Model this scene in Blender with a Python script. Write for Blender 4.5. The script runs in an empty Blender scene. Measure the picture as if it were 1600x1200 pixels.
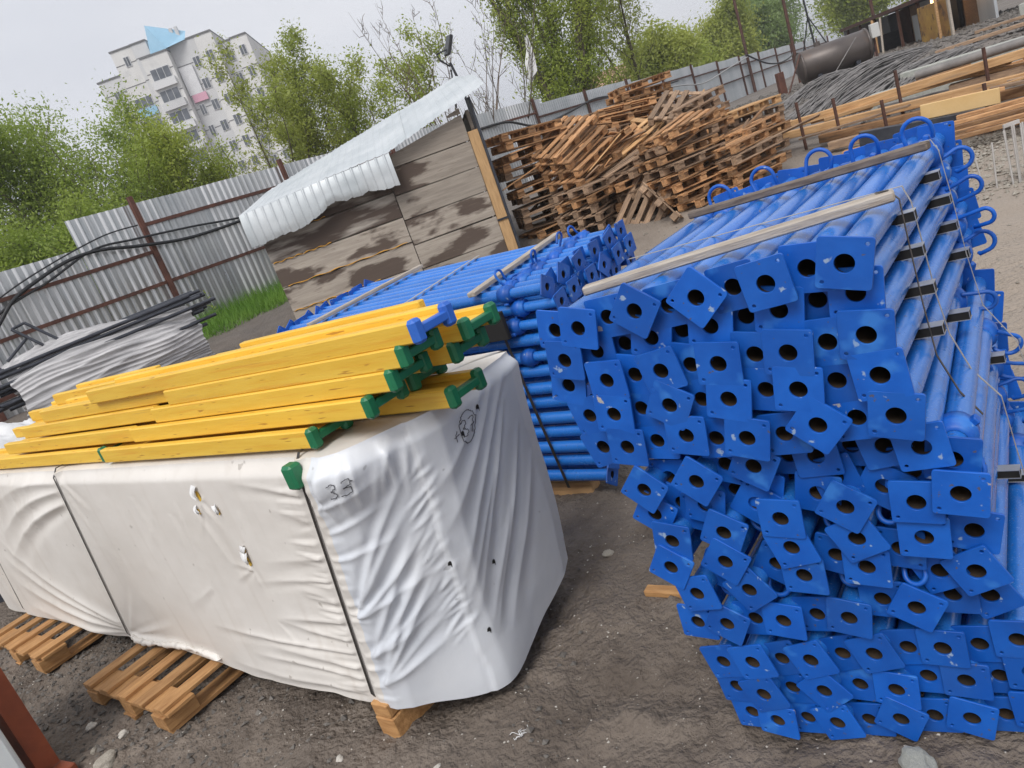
import bpy, bmesh, math, random
import numpy as np
from mathutils import Vector, Matrix

R = math.radians
scene = bpy.context.scene
COL = scene.collection
rnd = random.Random(7)

# ------------------------------------------------------------------ camera
EYE = 1.55
roll, pit = R(20.0), R(15.6)
Fv = Vector((0, math.cos(pit), -math.sin(pit)))
Dv = Vector((0, -math.sin(pit), -math.cos(pit)))
Xv = Vector((1, 0, 0))
cx = Xv * math.cos(roll) + Dv * math.sin(roll)
cy = Xv * math.sin(roll) - Dv * math.cos(roll)
cz = -Fv
cam = bpy.data.cameras.new('camera')
cam.sensor_width = 36.0
cam.lens = 36.0 * 1170 / 1600
cam.clip_start = 0.05
cam.clip_end = 3000
camo = bpy.data.objects.new('camera', cam)
COL.objects.link(camo)
camo.matrix_world = Matrix(((cx.x, cy.x, cz.x, 0), (cx.y, cy.y, cz.y, 0), (cx.z, cy.z, cz.z, EYE), (0, 0, 0, 1)))
scene.camera = camo

# ------------------------------------------------------------------ world, sun, exposure
SUN_EL, SUN_AZ = R(52), R(205)          # behind the photographer, thin bright cloud
world = bpy.data.worlds.new('World')
scene.world = world
world.use_nodes = True
wn = world.node_tree
wn.nodes.clear()
wo = wn.nodes.new('ShaderNodeOutputWorld')
bg = wn.nodes.new('ShaderNodeBackground')
sky = wn.nodes.new('ShaderNodeTexSky')
sky.sky_type = 'NISHITA'
sky.sun_disc = False
sky.sun_elevation = SUN_EL
sky.sun_rotation = SUN_AZ
sky.dust_density = 6.0
sky.air_density = 1.0
hsv = wn.nodes.new('ShaderNodeHueSaturation')
hsv.inputs['Saturation'].default_value = 0.25
wtc = wn.nodes.new('ShaderNodeTexCoord')
wnz = wn.nodes.new('ShaderNodeTexNoise')
wnz.inputs['Scale'].default_value = 2.2
wnz.inputs['Detail'].default_value = 5
wmap = wn.nodes.new('ShaderNodeMapping')
wmap.inputs['Scale'].default_value = (1, 1, 3)
wrp = wn.nodes.new('ShaderNodeValToRGB')
wrp.color_ramp.elements[0].position = 0.3
wrp.color_ramp.elements[0].color = (7.25, 7.5, 8.25, 1)
wrp.color_ramp.elements[1].position = 0.72
wrp.color_ramp.elements[1].color = (8.7, 8.85, 9.4, 1)
wmx = wn.nodes.new('ShaderNodeMix')
wmx.data_type = 'RGBA'
wmx.inputs[0].default_value = 0.86
wn.links.new(wtc.outputs['Generated'], wmap.inputs['Vector'])
wn.links.new(wmap.outputs['Vector'], wnz.inputs['Vector'])
wn.links.new(wnz.outputs['Fac'], wrp.inputs['Fac'])
wn.links.new(sky.outputs[0], hsv.inputs['Color'])
wn.links.new(hsv.outputs[0], wmx.inputs[6])
wn.links.new(wrp.outputs[0], wmx.inputs[7])
wn.links.new(wmx.outputs[2], bg.inputs['Color'])
bg.inputs['Strength'].default_value = 0.091
wn.links.new(bg.outputs[0], wo.inputs[0])

sun = bpy.data.lights.new('sun', 'SUN')
sun.energy = 2.0
sun.angle = R(25)
sun.color = (1.0, 0.97, 0.93)
suno = bpy.data.objects.new('sun', sun)
COL.objects.link(suno)
sd = Vector((math.sin(SUN_AZ) * math.cos(SUN_EL), math.cos(SUN_AZ) * math.cos(SUN_EL), math.sin(SUN_EL)))
suno.rotation_euler = sd.to_track_quat('Z', 'Y').to_euler()
suno.location = (0, 0, 60)

scene.view_settings.view_transform = 'Standard'
scene.view_settings.look = 'None'
scene.view_settings.gamma = 1
scene.view_settings.use_curve_mapping = False
scene.view_settings.exposure = 0.25

# ------------------------------------------------------------------ noise (numpy)
def _hash(ix, iy, seed):
    h = (ix * 374761393 + iy * 668265263 + seed * 982451653) & 0xffffffff
    h = ((h ^ (h >> 13)) * 1274126177) & 0xffffffff
    return ((h ^ (h >> 16)) & 0xffff) / 65535.0 * 2 * np.pi

def perlin(x, y, seed=0):
    x = np.asarray(x, float); y = np.asarray(y, float)
    xi = np.floor(x).astype(np.int64); yi = np.floor(y).astype(np.int64)
    xf = x - xi; yf = y - yi
    u = xf * xf * xf * (xf * (xf * 6 - 15) + 10); v = yf * yf * yf * (yf * (yf * 6 - 15) + 10)
    def g(a, b):
        t = _hash(xi + a, yi + b, seed)
        return np.cos(t) * (xf - a) + np.sin(t) * (yf - b)
    n0 = g(0, 0) * (1 - u) + g(1, 0) * u
    n1 = g(0, 1) * (1 - u) + g(1, 1) * u
    return (n0 * (1 - v) + n1 * v) * 1.5

def fbm(x, y, octaves=4, seed=0, gain=0.5):
    a, f, s = 1.0, 1.0, 0.0
    for i in range(octaves):
        s = s + a * perlin(x * f, y * f, seed + i * 17)
        a *= gain; f *= 2.03
    return s

def sstep(a, b, x):
    t = np.clip((np.asarray(x, float) - a) / (b - a), 0, 1)
    return t * t * (3 - 2 * t)

# ------------------------------------------------------------------ materials
def mat(name, c1, c2=None, scale=6.0, detail=6, rough=0.6, metal=0.0, bump=0.0, bscale=40.0, bdist=0.01, stretch=(1, 1, 1),
        rvar=0.0, rand=0.0, contrast=(0.35, 0.65), spec=0.5, sheen=0.0, extra=None, trans=0.0, coat=0.0, coord='Object'):
    m = bpy.data.materials.new(name)
    m.use_nodes = True
    nt = m.node_tree
    b = nt.nodes['Principled BSDF']
    L = nt.links.new
    tc = nt.nodes.new('ShaderNodeTexCoord')
    mp = nt.nodes.new('ShaderNodeMapping')
    mp.inputs['Scale'].default_value = stretch
    L(tc.outputs[coord], mp.inputs['Vector'])
    vec = mp.outputs['Vector']
    oi = None
    if rand or True:
        oi = nt.nodes.new('ShaderNodeObjectInfo')
        ad = nt.nodes.new('ShaderNodeVectorMath'); ad.operation = 'ADD'
        sc = nt.nodes.new('ShaderNodeVectorMath'); sc.operation = 'SCALE'
        cmb = nt.nodes.new('ShaderNodeCombineXYZ')
        L(oi.outputs['Random'], cmb.inputs[0]); L(oi.outputs['Random'], cmb.inputs[1])
        L(cmb.outputs[0], sc.inputs[0]); sc.inputs['Scale'].default_value = 37.0
        L(vec, ad.inputs[0]); L(sc.outputs[0], ad.inputs[1])
        vec = ad.outputs[0]
    nz = nt.nodes.new('ShaderNodeTexNoise')
    nz.inputs['Scale'].default_value = scale; nz.inputs['Detail'].default_value = detail
    nz.inputs['Roughness'].default_value = 0.6
    L(vec, nz.inputs['Vector'])
    mr = nt.nodes.new('ShaderNodeMapRange')
    mr.inputs[1].default_value = contrast[0]; mr.inputs[2].default_value = contrast[1]
    L(nz.outputs['Fac'], mr.inputs[0])
    mx = nt.nodes.new('ShaderNodeMix'); mx.data_type = 'RGBA'
    c2 = c2 or c1
    mx.inputs[6].default_value = (*c1, 1); mx.inputs[7].default_value = (*c2, 1)
    L(mr.outputs[0], mx.inputs[0])
    col = mx.outputs[2]
    if rand:
        h = nt.nodes.new('ShaderNodeHueSaturation')
        m1 = nt.nodes.new('ShaderNodeMapRange')
        m1.inputs[3].default_value = 1 - rand; m1.inputs[4].default_value = 1 + rand
        L(oi.outputs['Random'], m1.inputs[0]); L(m1.outputs[0], h.inputs['Value'])
        L(col, h.inputs['Color']); col = h.outputs[0]
    if extra:
        col = extra(nt, vec, col, b)
    L(col, b.inputs['Base Color'])
    b.inputs['Metallic'].default_value = metal
    b.inputs['Specular IOR Level'].default_value = spec
    if coat:
        b.inputs['Coat Weight'].default_value = coat; b.inputs['Coat Roughness'].default_value = 0.15
    if rvar:
        m2 = nt.nodes.new('ShaderNodeMapRange')
        m2.inputs[3].default_value = rough - rvar; m2.inputs[4].default_value = rough + rvar
        L(nz.outputs['Fac'], m2.inputs[0]); L(m2.outputs[0], b.inputs['Roughness'])
    else:
        b.inputs['Roughness'].default_value = rough
    if bump:
        n2 = nt.nodes.new('ShaderNodeTexNoise'); n2.inputs['Scale'].default_value = bscale; n2.inputs['Detail'].default_value = 5
        L(vec, n2.inputs['Vector'])
        bp = nt.nodes.new('ShaderNodeBump'); bp.inputs['Strength'].default_value = bump; bp.inputs['Distance'].default_value = bdist
        L(n2.outputs['Fac'], bp.inputs['Height']); L(bp.outputs[0], b.inputs['Normal'])
    if trans:
        out = nt.nodes['Material Output']
        tl = nt.nodes.new('ShaderNodeBsdfTranslucent'); L(col, tl.inputs['Color'])
        ms = nt.nodes.new('ShaderNodeMixShader'); ms.inputs[0].default_value = trans
        L(b.outputs[0], ms.inputs[1]); L(tl.outputs[0], ms.inputs[2]); L(ms.outputs[0], out.inputs['Surface'])
    return m

def blend(nt, col, colour, fac_socket):
    x = nt.nodes.new('ShaderNodeMix'); x.data_type = 'RGBA'
    nt.links.new(fac_socket, x.inputs[0]); nt.links.new(col, x.inputs[6])
    x.inputs[7].default_value = (*colour, 1)
    return x.outputs[2]

def spots(scale, lo, hi, colour, detail=3, stretch=None, amount=1.0):
    """irregular patches of another colour (paint chips, dirt, damp)"""
    def f(nt, vec, col, b):
        v = vec
        if stretch:
            mp = nt.nodes.new('ShaderNodeMapping'); mp.inputs['Scale'].default_value = stretch
            nt.links.new(vec, mp.inputs['Vector']); v = mp.outputs['Vector']
        n = nt.nodes.new('ShaderNodeTexNoise'); n.inputs['Scale'].default_value = scale; n.inputs['Detail'].default_value = detail
        nt.links.new(v, n.inputs['Vector'])
        r = nt.nodes.new('ShaderNodeMapRange'); r.inputs[1].default_value = lo; r.inputs[2].default_value = hi
        r.inputs[4].default_value = amount
        nt.links.new(n.outputs['Fac'], r.inputs[0])
        return blend(nt, col, colour, r.outputs[0])
    return f

def chain(*fs):
    def f(nt, vec, col, b):
        for q in fs:
            col = q(nt, vec, col, b)
        return col
    return f

M = {}
M['blue'] = mat('blue_paint', (0.003, 0.080, 0.40), (0.005, 0.108, 0.49), scale=9, rough=0.47, rvar=0.14, bump=0.12, bscale=90, bdist=0.004, rand=0.15,
                extra=chain(spots(30, 0.685, 0.72, (0.34, 0.44, 0.55), amount=0.75), spots(70, 0.70, 0.73, (0.10, 0.08, 0.06), amount=0.8), spots(3.1, 0.56, 0.75, (0.015, 0.07, 0.27), amount=0.6), spots(11, 0.62, 0.70, (0.05, 0.24, 0.66), amount=0.5), spots(16, 0.74, 0.755, (0.42, 0.40, 0.36), detail=5, amount=0.9)))
M['blue_tube'] = mat('blue_tube_paint', (0.012, 0.135, 0.50), (0.020, 0.165, 0.56), scale=4, coat=0.3, rough=0.27, rvar=0.06, bump=0.08, bscale=170, bdist=0.002, rand=0.10,
                     extra=chain(spots(240, 0.60, 0.66, (0.13, 0.29, 0.62), amount=0.5), spots(120, 0.655, 0.69, (0.07, 0.09, 0.15), amount=0.7), spots(18, 0.735, 0.75, (0.26, 0.20, 0.14), detail=5, amount=0.8)))
M['bore'] = mat('bare_bore', (0.030, 0.022, 0.016), (0.07, 0.042, 0.022), scale=12, rough=0.8)
M['wood_grey'] = mat('weathered_batten', (0.30, 0.25, 0.20), (0.48, 0.43, 0.37), scale=7, stretch=(1, 12, 12), rough=0.8, bump=0.3, bscale=30)
M['galv'] = mat('galvanised_box', (0.50, 0.51, 0.52), (0.62, 0.62, 0.62), scale=20, rough=0.4, metal=0.7)
M['brown_steel'] = mat('brown_steel_strip', (0.10, 0.075, 0.06), (0.20, 0.16, 0.13), scale=14, stretch=(1, 8, 8), rough=0.6)
M['black'] = mat('black_inside', (0.012, 0.011, 0.010), rough=0.9)
M['strap_grey'] = mat('grey_strap', (0.34, 0.33, 0.32), (0.42, 0.41, 0.40), scale=30, rough=0.45, metal=0.3)
M['strap_dark'] = mat('dark_strap', (0.02, 0.018, 0.016), (0.035, 0.03, 0.028), scale=30, rough=0.4)
M['yellow'] = mat('yellow_glazed_wood', (0.74, 0.445, 0.045), (0.80, 0.525, 0.07), scale=3.0, stretch=(1.2, 14, 14), rough=0.5, rvar=0.08, bump=0.1, bscale=22, rand=0.06,
                  extra=chain(spots(9, 0.70, 0.74, (0.33, 0.12, 0.02), detail=1, amount=0.7), spots(2.2, 0.56, 0.72, (0.68, 0.31, 0.03), stretch=(1, 3, 3), amount=0.6), spots(5, 0.64, 0.74, (0.42, 0.27, 0.08), detail=6, stretch=(0.5, 2, 2), amount=0.5)))
M['yellow_cut'] = mat('yellow_cut_end', (0.35, 0.20, 0.05), (0.50, 0.32, 0.08), scale=30, rough=0.8)
M['green'] = mat('green_plastic', (0.008, 0.13, 0.055), (0.012, 0.17, 0.075), scale=12, rough=0.45, bump=0.05)
M['blue_plastic'] = mat('blue_plastic', (0.02, 0.11, 0.48), (0.03, 0.14, 0.55), scale=12, rough=0.45)
M['pallet'] = mat('pallet_wood', (0.30, 0.145, 0.062), (0.50, 0.285, 0.135), scale=5, stretch=(1.5, 9, 9), rough=0.8, bump=0.35, bscale=25, rand=0.5,
                  extra=spots(2.3, 0.56, 0.70, (0.11, 0.07, 0.045), amount=0.8))
M['pallet_new'] = mat('fresh_pallet_wood', (0.30, 0.145, 0.05), (0.47, 0.26, 0.105), scale=5, stretch=(1.5, 9, 9), rough=0.75, bump=0.3, bscale=25, rand=0.18)
M['pallet_grey'] = mat('grey_pallet_wood', (0.19, 0.125, 0.085), (0.36, 0.24, 0.15), scale=5, stretch=(1.5, 9, 9), rough=0.85, bump=0.35, bscale=25, rand=0.35)
M['timber'] = mat('timber_wood', (0.38, 0.21, 0.09), (0.58, 0.36, 0.175), scale=4, stretch=(1, 10, 10), rough=0.75, bump=0.3, bscale=22, rand=0.3,
                  extra=spots(2.0, 0.58, 0.75, (0.17, 0.12, 0.085), amount=0.7))
M['rust'] = mat('rusty_primer', (0.16, 0.035, 0.014), (0.23, 0.055, 0.02), scale=7, rough=0.65, bump=0.2, bscale=60, extra=spots(6, 0.6, 0.75, (0.07, 0.025, 0.015)))
M['fence_rust'] = mat('brown_fence_steel', (0.085, 0.034, 0.024), (0.14, 0.055, 0.036), scale=7, rough=0.7, extra=spots(6, 0.6, 0.75, (0.05, 0.022, 0.016)))
M['fence_post'] = mat('rusty_fence_post', (0.055, 0.026, 0.02), (0.10, 0.042, 0.028), scale=8, rough=0.75)
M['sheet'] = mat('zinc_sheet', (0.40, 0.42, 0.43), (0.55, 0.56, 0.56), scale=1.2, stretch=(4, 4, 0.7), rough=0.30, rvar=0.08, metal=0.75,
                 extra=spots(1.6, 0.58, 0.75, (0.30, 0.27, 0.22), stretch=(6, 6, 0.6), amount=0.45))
M['sheet_rib'] = mat('sky_glint_rib', (0.70, 0.71, 0.72), (0.80, 0.80, 0.80), scale=1.5, stretch=(4, 4, 0.7), rough=0.3, metal=0.5)  # paler colour paints the sky's reflection onto the ribs
M['sheet_far'] = mat('dull_zinc_sheet', (0.40, 0.43, 0.45), (0.50, 0.52, 0.54), scale=0.6, stretch=(3, 3, 0.7), rough=0.5, metal=0.3)
M['roof'] = mat('pale_roof_sheet', (0.46, 0.50, 0.52), (0.60, 0.63, 0.645), scale=2, rough=0.45, metal=0.25, bump=0.05, bscale=8, bdist=0.01)
M['plank'] = mat('grey_shed_plank', (0.29, 0.25, 0.21), (0.40, 0.35, 0.295), scale=2.2, stretch=(1, 8, 14), rough=0.85, bump=0.3, bscale=20, rand=0.14,
                 extra=chain(spots(1.25, 0.535, 0.585, (0.075, 0.050, 0.038), detail=7, stretch=(1, 0.12, 0.22), amount=0.92), spots(7, 0.68, 0.72, (0.16, 0.12, 0.09), detail=1, amount=0.5)))
M['plank_wet'] = mat('wet_shed_plank', (0.29, 0.26, 0.225), (0.40, 0.36, 0.315), scale=2.2, stretch=(1, 8, 14), rough=0.75, bump=0.3, bscale=20, extra=spots(1.5, 0.38, 0.52, (0.075, 0.052, 0.04), detail=7, stretch=(1, 0.12, 0.4)))
M['plank_light'] = mat('light_corner_post', (0.40, 0.24, 0.11), (0.52, 0.33, 0.16), scale=6, stretch=(8, 8, 1.2), rough=0.75, bump=0.25)
M['foam'] = mat('orange_foam', (0.62, 0.33, 0.06), (0.55, 0.27, 0.04), scale=20, rough=0.9, bump=0.5)
M['cable'] = mat('black_cable', (0.012, 0.013, 0.016), (0.02, 0.021, 0.024), rough=0.45)
M['cable_grey'] = mat('grey_cable', (0.38, 0.38, 0.38), rough=0.6)
M['dark_steel'] = mat('dark_steel', (0.035, 0.038, 0.048), (0.06, 0.065, 0.08), scale=9, rough=0.45, metal=0.4)
M['concrete'] = mat('pale_concrete', (0.60, 0.59, 0.57), (0.68, 0.67, 0.65), scale=0.25, rough=0.9, extra=spots(0.6, 0.58, 0.75, (0.43, 0.43, 0.43), amount=0.5))
M['concrete_b'] = mat('grey_concrete', (0.52, 0.52, 0.52), (0.60, 0.60, 0.60), scale=0.3, rough=0.9)
M['seam'] = mat('dark_seam', (0.12, 0.12, 0.12), rough=0.9)
M['glass'] = mat('window_glass', (0.05, 0.06, 0.075), (0.12, 0.13, 0.15), scale=0.8, rough=0.12)
M['frame_w'] = mat('white_window_frame', (0.62, 0.62, 0.62), rough=0.6)
M['glaze_blue'] = mat('blue_roof_cladding', (0.23, 0.44, 0.60), (0.29, 0.50, 0.66), scale=0.7, rough=0.35)
M['banner'] = mat('white_banner', (0.68, 0.68, 0.69), (0.60, 0.60, 0.61), scale=2, rough=0.8)
M['pink'] = mat('pink_banner', (0.62, 0.33, 0.42), rough=0.8)
M['stone'] = mat('stone', (0.24, 0.21, 0.17), (0.40, 0.37, 0.32), scale=14, rough=0.9, bump=0.5, bscale=30, rand=0.25)
M['stone_grey'] = mat('grey_stone', (0.30, 0.31, 0.28), (0.42, 0.42, 0.38), scale=16, rough=0.9, bump=0.6, bscale=40, coord='Object')
M['stone_dark'] = mat('dark_gravel', (0.07, 0.062, 0.055), (0.16, 0.145, 0.13), scale=5, rough=0.7)
M['stone_pale'] = mat('pale_chips', (0.36, 0.33, 0.29), (0.55, 0.52, 0.47), scale=5, rough=0.8)
M['tank'] = mat('dark_tank_steel', (0.075, 0.062, 0.058), (0.12, 0.10, 0.09), scale=1.5, rough=0.42, rvar=0.1, metal=0.3, extra=spots(2.5, 0.6, 0.75, (0.14, 0.08, 0.05), amount=0.5))
M['rebar'] = mat('grey_rebar', (0.15, 0.14, 0.135), (0.24, 0.225, 0.215), scale=4, rough=0.7)
M['pin'] = mat('pale_steel_pin', (0.42, 0.40, 0.38), (0.50, 0.48, 0.46), rough=0.5)
M['rusty_yellow'] = mat('rust_stained_yellow_panel', (0.42, 0.25, 0.055), (0.26, 0.13, 0.04), scale=2.2, rough=0.8, extra=spots(4, 0.55, 0.68, (0.10, 0.055, 0.03)))
M['panel_buff'] = mat('buff_formwork_panel', (0.60, 0.40, 0.17), (0.66, 0.46, 0.22), scale=3, rough=0.6)
M['film'] = mat('wrinkle_shade_film', (0.30, 0.295, 0.30), (0.56, 0.55, 0.55), scale=3, stretch=(0.7, 7, 7), rough=0.35, rvar=0.1, bump=0.15, bscale=20, bdist=0.01)  # lengthwise tone streaks paint in the shading of wrinkles
M['bag'] = mat('white_plastic', (0.66, 0.66, 0.66), (0.74, 0.74, 0.74), scale=4, rough=0.45)
M['bark'] = mat('bark', (0.075, 0.062, 0.045), (0.15, 0.125, 0.09), scale=3, stretch=(4, 4, 1), rough=0.9, coord='Object')
M['twig'] = mat('twig_bark', (0.10, 0.075, 0.055), (0.16, 0.12, 0.09), scale=3, rough=0.9)
M['leaf_a'] = mat('dense_leaf', (0.23, 0.32, 0.05), (0.36, 0.45, 0.085), scale=0.7, rough=0.55, trans=0.5, coord='Object')
M['leaf_b'] = mat('spring_leaf', (0.28, 0.36, 0.05), (0.41, 0.47, 0.085), scale=0.6, rough=0.55, trans=0.5, coord='Object')
M['leaf_c'] = mat('yellow_green_leaf', (0.30, 0.36, 0.07), (0.42, 0.46, 0.10), scale=0.5, rough=0.55, trans=0.5, coord='Object')
M['leaf_d'] = mat('far_leaf', (0.20, 0.29, 0.10), (0.29, 0.38, 0.13), scale=0.3, rough=0.6, trans=0.5, coord='Object')
M['grass'] = mat('grass_blade', (0.11, 0.25, 0.03), (0.22, 0.38, 0.06), scale=2, rough=0.6, trans=0.35)
M['brick'] = mat('far_brick', (0.40, 0.23, 0.16), (0.48, 0.29, 0.21), scale=1, rough=0.9)
M['ink'] = mat('marker_ink', (0.05, 0.05, 0.06), rough=0.6)
M['lamp_body'] = mat('lamp_housing', (0.02, 0.022, 0.026), rough=0.4)
M['lamp_glass'] = mat('lamp_glass', (0.45, 0.50, 0.55), rough=0.1)
M['junction'] = mat('white_junction_box', (0.55, 0.55, 0.53), rough=0.5)

# ------------------------------------------------------------------ mesh and object helpers
def link(name, me, m=None, parent=None, loc=None, mw=None):
    o = bpy.data.objects.new(name, me)
    COL.objects.link(o)
    if me is not None and m is not None and len(me.materials) == 0:
        for q in (m if isinstance(m, (list, tuple)) else [m]):
            me.materials.append(q)
    if parent is not None:
        o.parent = parent
    if mw is not None:
        if parent is None:
            o.matrix_world = mw
        else:
            o.matrix_local = mw
    elif loc is not None:
        o.location = loc
    return o

def tag(o, label, cat, group=None):
    o['label'] = label; o['category'] = cat
    if group:
        o['group'] = group
    return o

def thing(name, label, cat, group=None, mw=None, loc=None):
    return tag(link(name, None, None, None, loc, mw), label, cat, group)

def frame(o, x, y, z):
    """matrix from origin and three axes"""
    return Matrix(((x[0], y[0], z[0], o[0]), (x[1], y[1], z[1], o[1]), (x[2], y[2], z[2], o[2]), (0, 0, 0, 1)))

class MB:
    """collects vertices and faces"""
    def __init__(s):
        s.v = []; s.f = []; s.mi = []; s.sm = []
    def add(s, vs, fs, mi=0, smooth=False):
        k = len(s.v); s.v += [tuple(q) for q in vs]
        for q in fs:
            s.f.append([i + k for i in q]); s.mi.append(mi); s.sm.append(smooth)
    def box(s, x0, x1, y0, y1, z0, z1, mi=0, mw=None):
        vs = [Vector(q) for q in ((x0, y0, z0), (x1, y0, z0), (x1, y1, z0), (x0, y1, z0), (x0, y0, z1), (x1, y0, z1), (x1, y1, z1), (x0, y1, z1))]
        if mw is not None:
            vs = [mw @ q for q in vs]
        s.add(vs, [(0, 3, 2, 1), (4, 5, 6, 7), (0, 1, 5, 4), (1, 2, 6, 5), (2, 3, 7, 6), (3, 0, 4, 7)], mi)
    def tube(s, pts, r, n=8, mi=0, caps=True, smooth=True):
        pts = [Vector(p) for p in pts]
        rs = r if isinstance(r, (list, tuple)) else [r] * len(pts)
        rings = []
        up = None
        for i, p in enumerate(pts):
            t = (pts[min(i + 1, len(pts) - 1)] - pts[max(i - 1, 0)])
            t = t.normalized() if t.length > 1e-9 else Vector((0, 0, 1))
            if up is None:
                up = Vector((0, 0, 1)) if abs(t.z) < 0.9 else Vector((1, 0, 0))
            a = t.cross(up)
            a = a.normalized() if a.length > 1e-6 else t.orthogonal().normalized()
            b = a.cross(t).normalized(); up = b
            rings.append([p + (a * math.cos(2 * math.pi * k / n) + b * math.sin(2 * math.pi * k / n)) * rs[i] for k in range(n)])
        vs = [q for g in rings for q in g]; fs = []
        for i in range(len(pts) - 1):
            for k in range(n):
                fs.append((i * n + k, i * n + (k + 1) % n, (i + 1) * n + (k + 1) % n, (i + 1) * n + k))
        s.add(vs, fs, mi, smooth)
        if caps:
            s.add(rings[0], [tuple(range(n))[::-1]], mi); s.add(rings[-1], [tuple(range(n))], mi)
    def lathe(s, prof, n=20, mi=0, axis='y', smooth=True):
        """profile of (radius, along) turned about the y axis"""
        vs = []; fs = []
        for r_, a in prof:
            for k in range(n):
                t = 2 * math.pi * k / n
                vs.append((r_ * math.cos(t), a, r_ * math.sin(t)))
        for i in range(len(prof) - 1):
            for k in range(n):
                fs.append((i * n + (k + 1) % n, i * n + k, (i + 1) * n + k, (i + 1) * n + (k + 1) % n))
        s.add(vs, fs, mi, smooth)
    def mesh(s, name, mats=None, bevel=0.0):
        me = bpy.data.meshes.new(name)
        me.from_pydata(s.v, [], s.f)
        me.polygons.foreach_set('material_index', s.mi)
        me.polygons.foreach_set('use_smooth', s.sm)
        me.update()
        if bevel:
            bm = bmesh.new(); bm.from_mesh(me)
            bmesh.ops.bevel(bm, geom=list(bm.edges), offset=bevel, segments=1, affect='EDGES', clamp_overlap=True)
            bm.to_mesh(me); bm.free()
        if mats:
            for q in (mats if isinstance(mats, (list, tuple)) else [mats]):
                me.materials.append(q)
        return me

def boxmesh(name, sx, sy, sz, m, bevel=0.003, origin='c'):
    b = MB(); b.box(-sx / 2, sx / 2, -sy / 2, sy / 2, (-sz / 2 if origin == 'c' else 0), (sz / 2 if origin == 'c' else sz))
    return b.mesh(name, m, bevel)

def grid_mesh(name, X, Y, Z, mats=None, mi=None, smooth=True):
    ny, nx = X.shape
    v = np.stack([X.ravel(), Y.ravel(), Z.ravel()], 1)
    idx = np.arange(nx * ny).reshape(ny, nx)
    f = np.stack([idx[:-1, :-1].ravel(), idx[:-1, 1:].ravel(), idx[1:, 1:].ravel(), idx[1:, :-1].ravel()], 1)
    me = bpy.data.meshes.new(name)
    me.vertices.add(len(v)); me.vertices.foreach_set('co', v.ravel())
    me.loops.add(f.size); me.loops.foreach_set('vertex_index', f.ravel().astype(np.int32))
    me.polygons.add(len(f)); me.polygons.foreach_set('loop_start', np.arange(0, f.size, 4, dtype=np.int32))
    if mi is not None:
        me.polygons.foreach_set('material_index', mi.ravel().astype(np.int32))
    me.polygons.foreach_set('use_smooth', np.ones(len(f), dtype=bool) if smooth else np.zeros(len(f), dtype=bool))
    me.update(); me.validate()
    if mats:
        for q in (mats if isinstance(mats, (list, tuple)) else [mats]):
            me.materials.append(q)
    return me

def faces_mesh(name, v, f, mats=None, smooth=False, k=4):
    me = bpy.data.meshes.new(name)
    v = np.asarray(v, float); f = np.asarray(f, np.int32)
    me.vertices.add(len(v)); me.vertices.foreach_set('co', v.ravel())
    me.loops.add(f.size); me.loops.foreach_set('vertex_index', f.ravel())
    me.polygons.add(len(f)); me.polygons.foreach_set('loop_start', np.arange(0, f.size, k, dtype=np.int32))
    me.polygons.foreach_set('use_smooth', np.full(len(f), smooth))
    me.update(); me.validate()
    if mats:
        for q in (mats if isinstance(mats, (list, tuple)) else [mats]):
            me.materials.append(q)
    return me

def flat_plate(name, outer, holes, thick, m, bev=0.0006):
    """a plate with real holes, lying in the local xz plane, thickness along y"""
    cu = bpy.data.curves.new(name, 'CURVE'); cu.dimensions = '2D'; cu.fill_mode = 'BOTH'
    cu.extrude = thick / 2 - bev; cu.bevel_depth = bev; cu.bevel_resolution = 0
    for loop in [outer] + holes:
        sp = cu.splines.new('POLY'); sp.points.add(len(loop) - 1); sp.use_cyclic_u = True
        for p, q in zip(sp.points, loop):
            p.co = (q[0], q[1], 0, 1)
    o = bpy.data.objects.new(name, cu); COL.objects.link(o)
    me = bpy.data.meshes.new_from_object(o.evaluated_get(bpy.context.evaluated_depsgraph_get()))
    bpy.data.objects.remove(o); bpy.data.curves.remove(cu)
    me.transform(Matrix.Rotation(R(90), 4, 'X'))
    me.name = name; me.materials.clear(); me.materials.append(m)
    return me

def circ(cx_, cy_, r, n):
    return [(cx_ + r * math.cos(2 * math.pi * k / n), cy_ + r * math.sin(2 * math.pi * k / n)) for k in range(n)]

def rsquare(h, r, n=4):
    out = []
    for qx, qy, a0 in ((h - r, h - r, 0), (-h + r, h - r, 90), (-h + r, -h + r, 180), (h - r, -h + r, 270)):
        for k in range(n + 1):
            a = R(a0 + 90 * k / n); out.append((qx + r * math.cos(a), qy + r * math.sin(a)))
    return out

ORD = ['first', 'second', 'third', 'fourth', 'fifth', 'sixth', 'seventh', 'eighth', 'ninth', 'tenth', 'eleventh', 'twelfth', 'thirteenth', 'fourteenth', 'fifteenth', 'sixteenth']

def terrain(x, y):
    s = np.asarray(y, float) - 0.35 * np.asarray(x, float)
    return 0.8 * sstep(4.0, 14.0, s)

def tz(x, y):
    return float(terrain(x, y))

# ================================================================== GROUND
def spaced(lo, hi, step, outer_lo, outer_hi, grow=1.13):
    a = list(np.arange(lo, hi, step))
    s, p = step, a[-1]
    while p < outer_hi:
        s *= grow; p += s; a.append(p)
    s, p = step, a[0]
    while p > outer_lo:
        s *= grow; p -= s; a.insert(0, p)
    return np.array(a)

gx = spaced(-3.0, 1.9, 0.0125, -900, 900, 1.10)
gy = spaced(1.1, 4.6, 0.0125, -60, 1500, 1.07)
GX, GY = np.meshgrid(gx, gy)

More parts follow.
